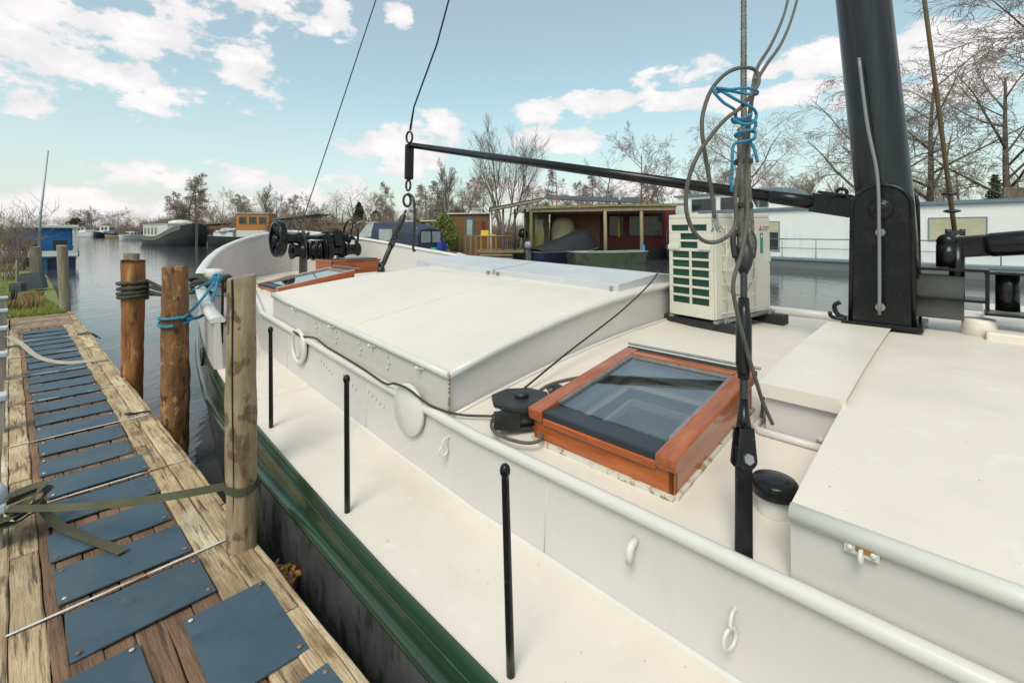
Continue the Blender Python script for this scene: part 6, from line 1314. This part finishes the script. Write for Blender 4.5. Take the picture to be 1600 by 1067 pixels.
proto('alder', 15, 10, 'alder', tw_brown, trunk_m, twig_r=.016, dens=1.9); proto('alder2', 16, 10, 'alder', tw_red, trunk_m, twig_r=.016, dens=1.7)
proto('birch', 17, 11, 'birch', tw_grey, trunk_birch, twig_r=.010); proto('droop', 18, 11, 'droop', tw_grey, trunk_birch, twig_r=.011)
proto('bigbirch', 19, 13, 'birch', tw_grey, trunk_birch, twig_r=.010, dens=1.15, trunk_r=.17); proto('thin', 20, 9, 'round', tw_grey, trunk_birch, twig_r=.012, dens=.8)
def tree(px, d, ytop, key, label, yaw=None, sx=1.0, group=None, zb=.5, lean=0, name='bare_tree'):
    H, lm, tm = PROT[key]; top = CAMZ-(ytop-HOR)/F*d; s = (top-zb)/H
    e = empty(name, at(px, d, z=zb), R(yaw if yaw is not None else random.uniform(0,360)), label, 'tree', group)
    if lean: e.rotation_euler = (0, R(lean), e.rotation_euler[2])
    e.scale = (s*sx, s*sx, s); inst('trunk', lm, e); inst('crown', tm, e); return e
ORD = 'first second third fourth fifth sixth seventh eighth ninth tenth eleventh twelfth'.split()
G_ = 'bare trees along the far bank'
T_ = lambda *a, **k: tree(*a, group=G_, **k)
T_(292, 92, 268, 'alder', 'tall dense twin-topped alder behind the black barge'); T_(308, 93, 280, 'alder2', 'slightly lower alder growing against the twin-topped one', sx=1.1); T_(280, 94, 300, 'alder', 'short alder at the outer edge of the alder clump', sx=1.2)
T_(342, 90, 298, 'thin', 'thin pale tree just past the alder clump'); T_(371, 88, 292, 'round2', 'round bare tree above the low brown shed'); T_(388, 90, 305, 'round', 'bushy bare tree holding a nest beside the orange wheelhouse')
T_(415, 82, 283, 'poplar', 'slim upright tree behind the orange wheelhouse'); T_(432, 84, 290, 'round', 'bare tree whose crown tops the wheelhouse, beside the slim upright one'); T_(452, 80, 306, 'round2', 'reddish tree over the flywheel of the windlass'); T_(485, 86, 300, 'round2', 'reddish rounded tree right behind the stem stay wire')
T_(524, 84, 290, 'thin', 'lone thin pale tree standing against the open sky past the windlass'); T_(556, 80, 283, 'thin', 'fan-shaped thin tree beside the dark conical evergreen', sx=1.1); T_(588, 74, 287, 'round', 'dark bare tree near the forestay chain'); T_(604, 76, 281, 'alder', 'narrow dark tree just before the forestay', sx=.8)
T_(650, 66, 296, 'round2', 'reddish low tree behind the release hook of the forestay'); T_(672, 64, 286, 'round', 'bare tree above the long brown shed'); T_(700, 58, 246, 'poplar', 'tall feathery poplar between the long shed and the flat-roofed hut', sx=1.15); T_(724, 60, 278, 'round', 'mid-height tree over the flat-roofed hut')
T_(790, 50, 184, 'willow', 'large many-stemmed willow behind the veranda', sx=1.0); T_(757, 56, 262, 'round', 'bare tree in the shade of the large willow'); T_(868, 56, 265, 'alder2', 'small conifer-shaped bare tree above the shelter roof', sx=.9); T_(910, 54, 285, 'round2', 'low reddish tree over the middle of the boat shelter')
T_(938, 58, 240, 'thin', 'thin tree rising before the crooked one behind the shelter', sx=1.2); T_(1000, 47, 182, 'round', 'tall crooked tree with open crown above the red houseboat', sx=.8, yaw=40); T_(1030, 52, 268, 'round2', 'reddish bare tree behind the end of the red houseboat'); T_(965, 58, 275, 'round', 'rounded low tree behind the flue pipe')
T_(1110, 44, 215, 'birch', 'slender birch behind the grey cable loop', yaw=20); T_(1165, 42, 168, 'birch', 'broad birch with fine hanging twigs behind the shroud', sx=1.15, yaw=100); T_(1205, 50, 250, 'thin', 'low thin tree behind the steering shelter of the houseboat')
T_(1262, 46, 262, 'poplar', 'small upright bush-like tree beyond the houseboat roof', sx=1.3); T_(1305, 44, 250, 'thin', 'small spreading tree just before the mast', sx=1.3); T_(1345, 34, 88, 'droop', 'drooping birch half hidden by the black mast', yaw=200, sx=1.05)
T_(1455, 33, 78, 'droop', 'wide drooping tree between mast and backstay holding a nest', yaw=70, sx=1.2); T_(1500, 40, 215, 'round2', 'low reddish tree above the houseboat window'); T_(1425, 46, 245, 'round2', 'reddish tree low behind the tabernacle')
T_(1640, 25, -110, 'bigbirch', 'huge near birch leaning in over the houseboat stern', yaw=150, sx=1.3, lean=-14); T_(1575, 30, 40, 'birch', 'tall fine-twigged birch behind the huge leaning one', yaw=10, sx=1.1)
# very distant row at the end of the canal
for k, (px, yt, key) in enumerate([(20,338,'round2'), (62,330,'round'), (104,333,'round'), (120,325,'round2'), (132,320,'round'), (146,322,'poplar'), (172,328,'round'), (186,322,'round'), (198,331,'round2'), (222,338,'round2'), (240,341,'round'), (255,338,'round2')]):
    tree(px, 235, yt, key, f'{ORD[k]} small tree from the near-bank shrubs in the distant row closing the canal', group='distant trees closing the canal', sx=1.3)
# evergreens
ever = mat('dark evergreen', (.035,.045,.018), .9, col2=(.06,.055,.022), nscale=1.2, rand=.1); bush_m = mat('green shrub leaves', (.10,.16,.028), .7, col2=(.20,.21,.035), nscale=.8, rand=.1); bush_y = mat('yellow-green shrub leaves', (.34,.30,.03), .7, col2=(.20,.22,.04), nscale=.8); ever2 = mat('mid evergreen', (.055,.075,.03), .9, col2=(.04,.055,.022), nscale=1.2)
def leafy(px, d, ytop, w_, m, label, shape='round', n=1800, ls=.10, zb=.5, name='shrub', cat='shrub', seed=1):
    rs = random.Random(seed); top = CAMZ-(ytop-HOR)/F*d; h = top-zb; e = empty(name, at(px, d, z=zb), 0, label, cat); st = MB(); cr = MB()
    for k in range(9 if shape == 'round' else 3):
        a = rs.uniform(0,6.28); st.tube([(0,0,-.1), (math.cos(a)*w_*.18,math.sin(a)*w_*.18,h*.4), (math.cos(a)*w_*.36,math.sin(a)*w_*.36,h*.8)] if shape == 'round' else [(.05*k,0,-.1), (.03*k,0,h*.9)], [.04,.03,.012] if shape == 'round' else [.07,.02], 5)
    for i in range(n):
        t = rs.random(); z = h*t; prof = (math.sin(math.pi*min(1,.12+t*.88))**.6 if shape == 'round' else (1-t)**.8+.03)*w_/2; a = rs.uniform(0,6.28); r_ = prof*(rs.random()**.4)*(1+.28*mnoise.noise(Vector((math.cos(a)*1.7, math.sin(a)*1.7, t*4+seed))))
        p = Vector((math.cos(a)*r_, math.sin(a)*r_, z)); u = Vector((rs.gauss(0,1), rs.gauss(0,1), rs.gauss(.4,1))).normalized()*ls*rs.uniform(.6,1.4); v = u.cross(Vector((rs.gauss(0,1), rs.gauss(0,1), rs.gauss(0,1)))).normalized()*ls*.35
        cr.add([p-v*.2, p+u*.5+v, p+u, p+u*.5-v], [(0,1,2,3)])
    st.build('stem', trunk_m, e); cr.build('foliage', m, e, fix=False); return e
leafy(693, 34.0, 336, 2.3, bush_m, 'bright green leafy shrub between canopy boat and hut', n=2600, ls=.16, seed=3); leafy(668, 36, 350, 1.6, bush_y, 'yellow-green shrub beside the bright green one', n=1200, ls=.14, seed=4); leafy(652, 40, 343, 1.3, bush_m, 'small green shrub behind the navy canopy', n=900, ls=.14, seed=5); leafy(622, 42, 345, 1.8, bush_m, 'green hedge-like shrub behind the forestay chain', n=900, ls=.14, seed=8)
leafy(561, 76, 318, 4.2, ever, 'dark conical evergreen on the far bank', 'cone', 3200, .3, name='evergreen_tree', cat='tree', seed=6); leafy(587, 74, 330, 3.0, ever2, 'squat dark evergreen beside the conical one', 'round', 1500, .25, name='evergreen_tree', cat='tree', seed=7)
leafy(1555, 38, 275, 2.6, ever2, 'small dark conifer above the houseboat cabin roof', 'cone', 1100, .28, name='evergreen_tree', cat='tree', seed=9); leafy(118, 225, 342, 9, ever, 'dark evergreen mass beyond the distant yachts', 'round', 900, .9, name='evergreen_tree', cat='tree', seed=10)
# bare shrubs on the near bank
def bare_shrub(px, d, ytop, label, seed, m, n=46, spread=.55, zb=.42, r=.007):
    rs = random.Random(seed); top = CAMZ-(ytop-HOR)/F*d; h = top-zb; e = empty('bare_shrub', at(px, d, z=zb), 0, label, 'shrub'); st = MB(); tw = MB()
    for k in range(n):
        a = rs.uniform(0,6.28); f_ = rs.uniform(.05,spread); L = h*rs.uniform(.45,1.0); p = Vector((rs.gauss(0,.12), rs.gauss(0,.12), 0)); d_ = Vector((math.cos(a)*f_, math.sin(a)*f_, 1)).normalized(); pts = [p]
        for i in range(5): d_ = (d_+Vector((rs.gauss(0,.10), rs.gauss(0,.10), .04))).normalized(); pts.append(pts[-1]+d_*L/5)
        st.tube(pts, [r*2*(1-.15*i) for i in range(6)], 4, caps=False)
        for j in range(12):
            i = rs.randint(1,4); q = lerp(pts[i], pts[i+1], rs.random()); dd = (pts[i+1]-pts[i]).normalized(); dd = (dd+Vector((rs.gauss(0,.6), rs.gauss(0,.6), rs.gauss(.1,.4)))).normalized(); l2 = L*rs.uniform(.10,.28)
            tw.tube([q, q+dd*l2*.5, q+(dd+Vector((rs.gauss(0,.2), rs.gauss(0,.2), .2)))*l2], [r,r*.8,r*.6], 3, caps=False)
    st.build('stem', tw_brown, e); tw.build('crown', m, e, fix=False); return e
bare_shrub(12, 15.0, 295, 'bare reddish shrub with long thin shoots on the near bank', 1, tw_red, 26); bare_shrub(34, 19.5, 322, 'lower bare shrub next to the thick post on the near bank', 2, tw_brown, 26); bare_shrub(-2, 18.5, 322, 'bushy bare shrub at the edge of view on the near bank', 3, tw_red, 34, .7)
# brushwood that reads as one brown mass behind the banks
def brush(name, pts, n, hmin, hmax, label, m, seed, rw=.016):
    rs = random.Random(seed); mb = MB()
    for k in range(n):
        i = rs.randrange(len(pts)-1); t = rs.random(); a, b = pts[i], pts[i+1]; p = Vector((lerp(a[0],b[0],t), lerp(a[1],b[1],t), .45)); g_ = abs(rs.gauss(0,1))*4; p += Vector((-.8*g_, -.1*g_, 0)) if seed == 5 else Vector((rs.gauss(0,.6), g_, 0)); h = rs.uniform(hmin,hmax)*(.65+.5*mnoise.noise(Vector((p.x*.12,p.y*.12,seed))))
        d_ = Vector((rs.gauss(0,.25), rs.gauss(0,.25), 1)).normalized(); q = p
        pth = [p]
        for j in range(3): d_ = (d_+Vector((rs.gauss(0,.22), rs.gauss(0,.22), 0))).normalized(); q = q+d_*h/3; pth.append(q)
        mb.tube(pth, [rw*1.6,rw*1.2,rw,rw*.7], 3, caps=False)
        for j in range(4):
            s = pth[rs.randint(1,2)]; e = s+Vector((rs.gauss(0,.5), rs.gauss(0,.5), rs.uniform(.1,.9)))*h*.35; mb.tube([s, e], [rw,rw*.6], 3, caps=False)
    return tag(mb.build(name, m, fix=False), label, None, None, 'stuff')
brush('thicket', [(-56,88), (-38,68), (-24,56)], 3000, 2.6, 6.5, 'dense reddish-brown brushwood behind the dark barges', tw_red, 1, .024)
brush('thicket', [(-24,56), (-9,45), (4,44), (14,43)], 3000, 2.2, 5.0, 'dense brown brushwood behind the sheds and veranda', tw_red, 2, .018)
brush('thicket', [(14,43), (26,38), (40,34), (58,29)], 2800, 2.2, 4.6, 'dense brown brushwood behind the white houseboat', tw_red, 3, .016)
brush('thicket', [(-330,250), (-215,225), (-150,190), (-120,160), (-82,116)], 2600, 3.5, 10, 'low distant brushwood at the end of the canal', tw_red, 4, .07)
brush('thicket', [(-21,18.6), (-34,29.5), (-52,45.5), (-82,72), (-132,118)], 1300, 1.0, 2.2, 'brown brushwood running along the near bank', tw_red, 5, .02)
# second row: crowded background trees that close the gaps
rb = random.Random(21)
for (x0, x1, d0, d1, y0, y1, n, lab) in ((330, 640, 96, 110, 302, 326, 12, 'from the alder clump in the crowded row behind the windlass'), (640, 1060, 62, 74, 270, 304, 11, 'from the forestay in the crowded row behind hut and shelter'), (1060, 1620, 52, 62, 230, 280, 10, 'from the wheelhouse in the crowded row behind the white houseboat')):
    for k in range(n):
        tree(lerp(x0, x1, (k+rb.random())/n), rb.uniform(d0, d1), rb.uniform(y0, y1), rb.choice(['round','round2','alder2','poplar','birch','thin','alder']), f'{ORD[k]} bare brown tree '+lab, yaw=rb.uniform(0,360), sx=rb.uniform(.9,1.4), group='crowded row of bare trees')
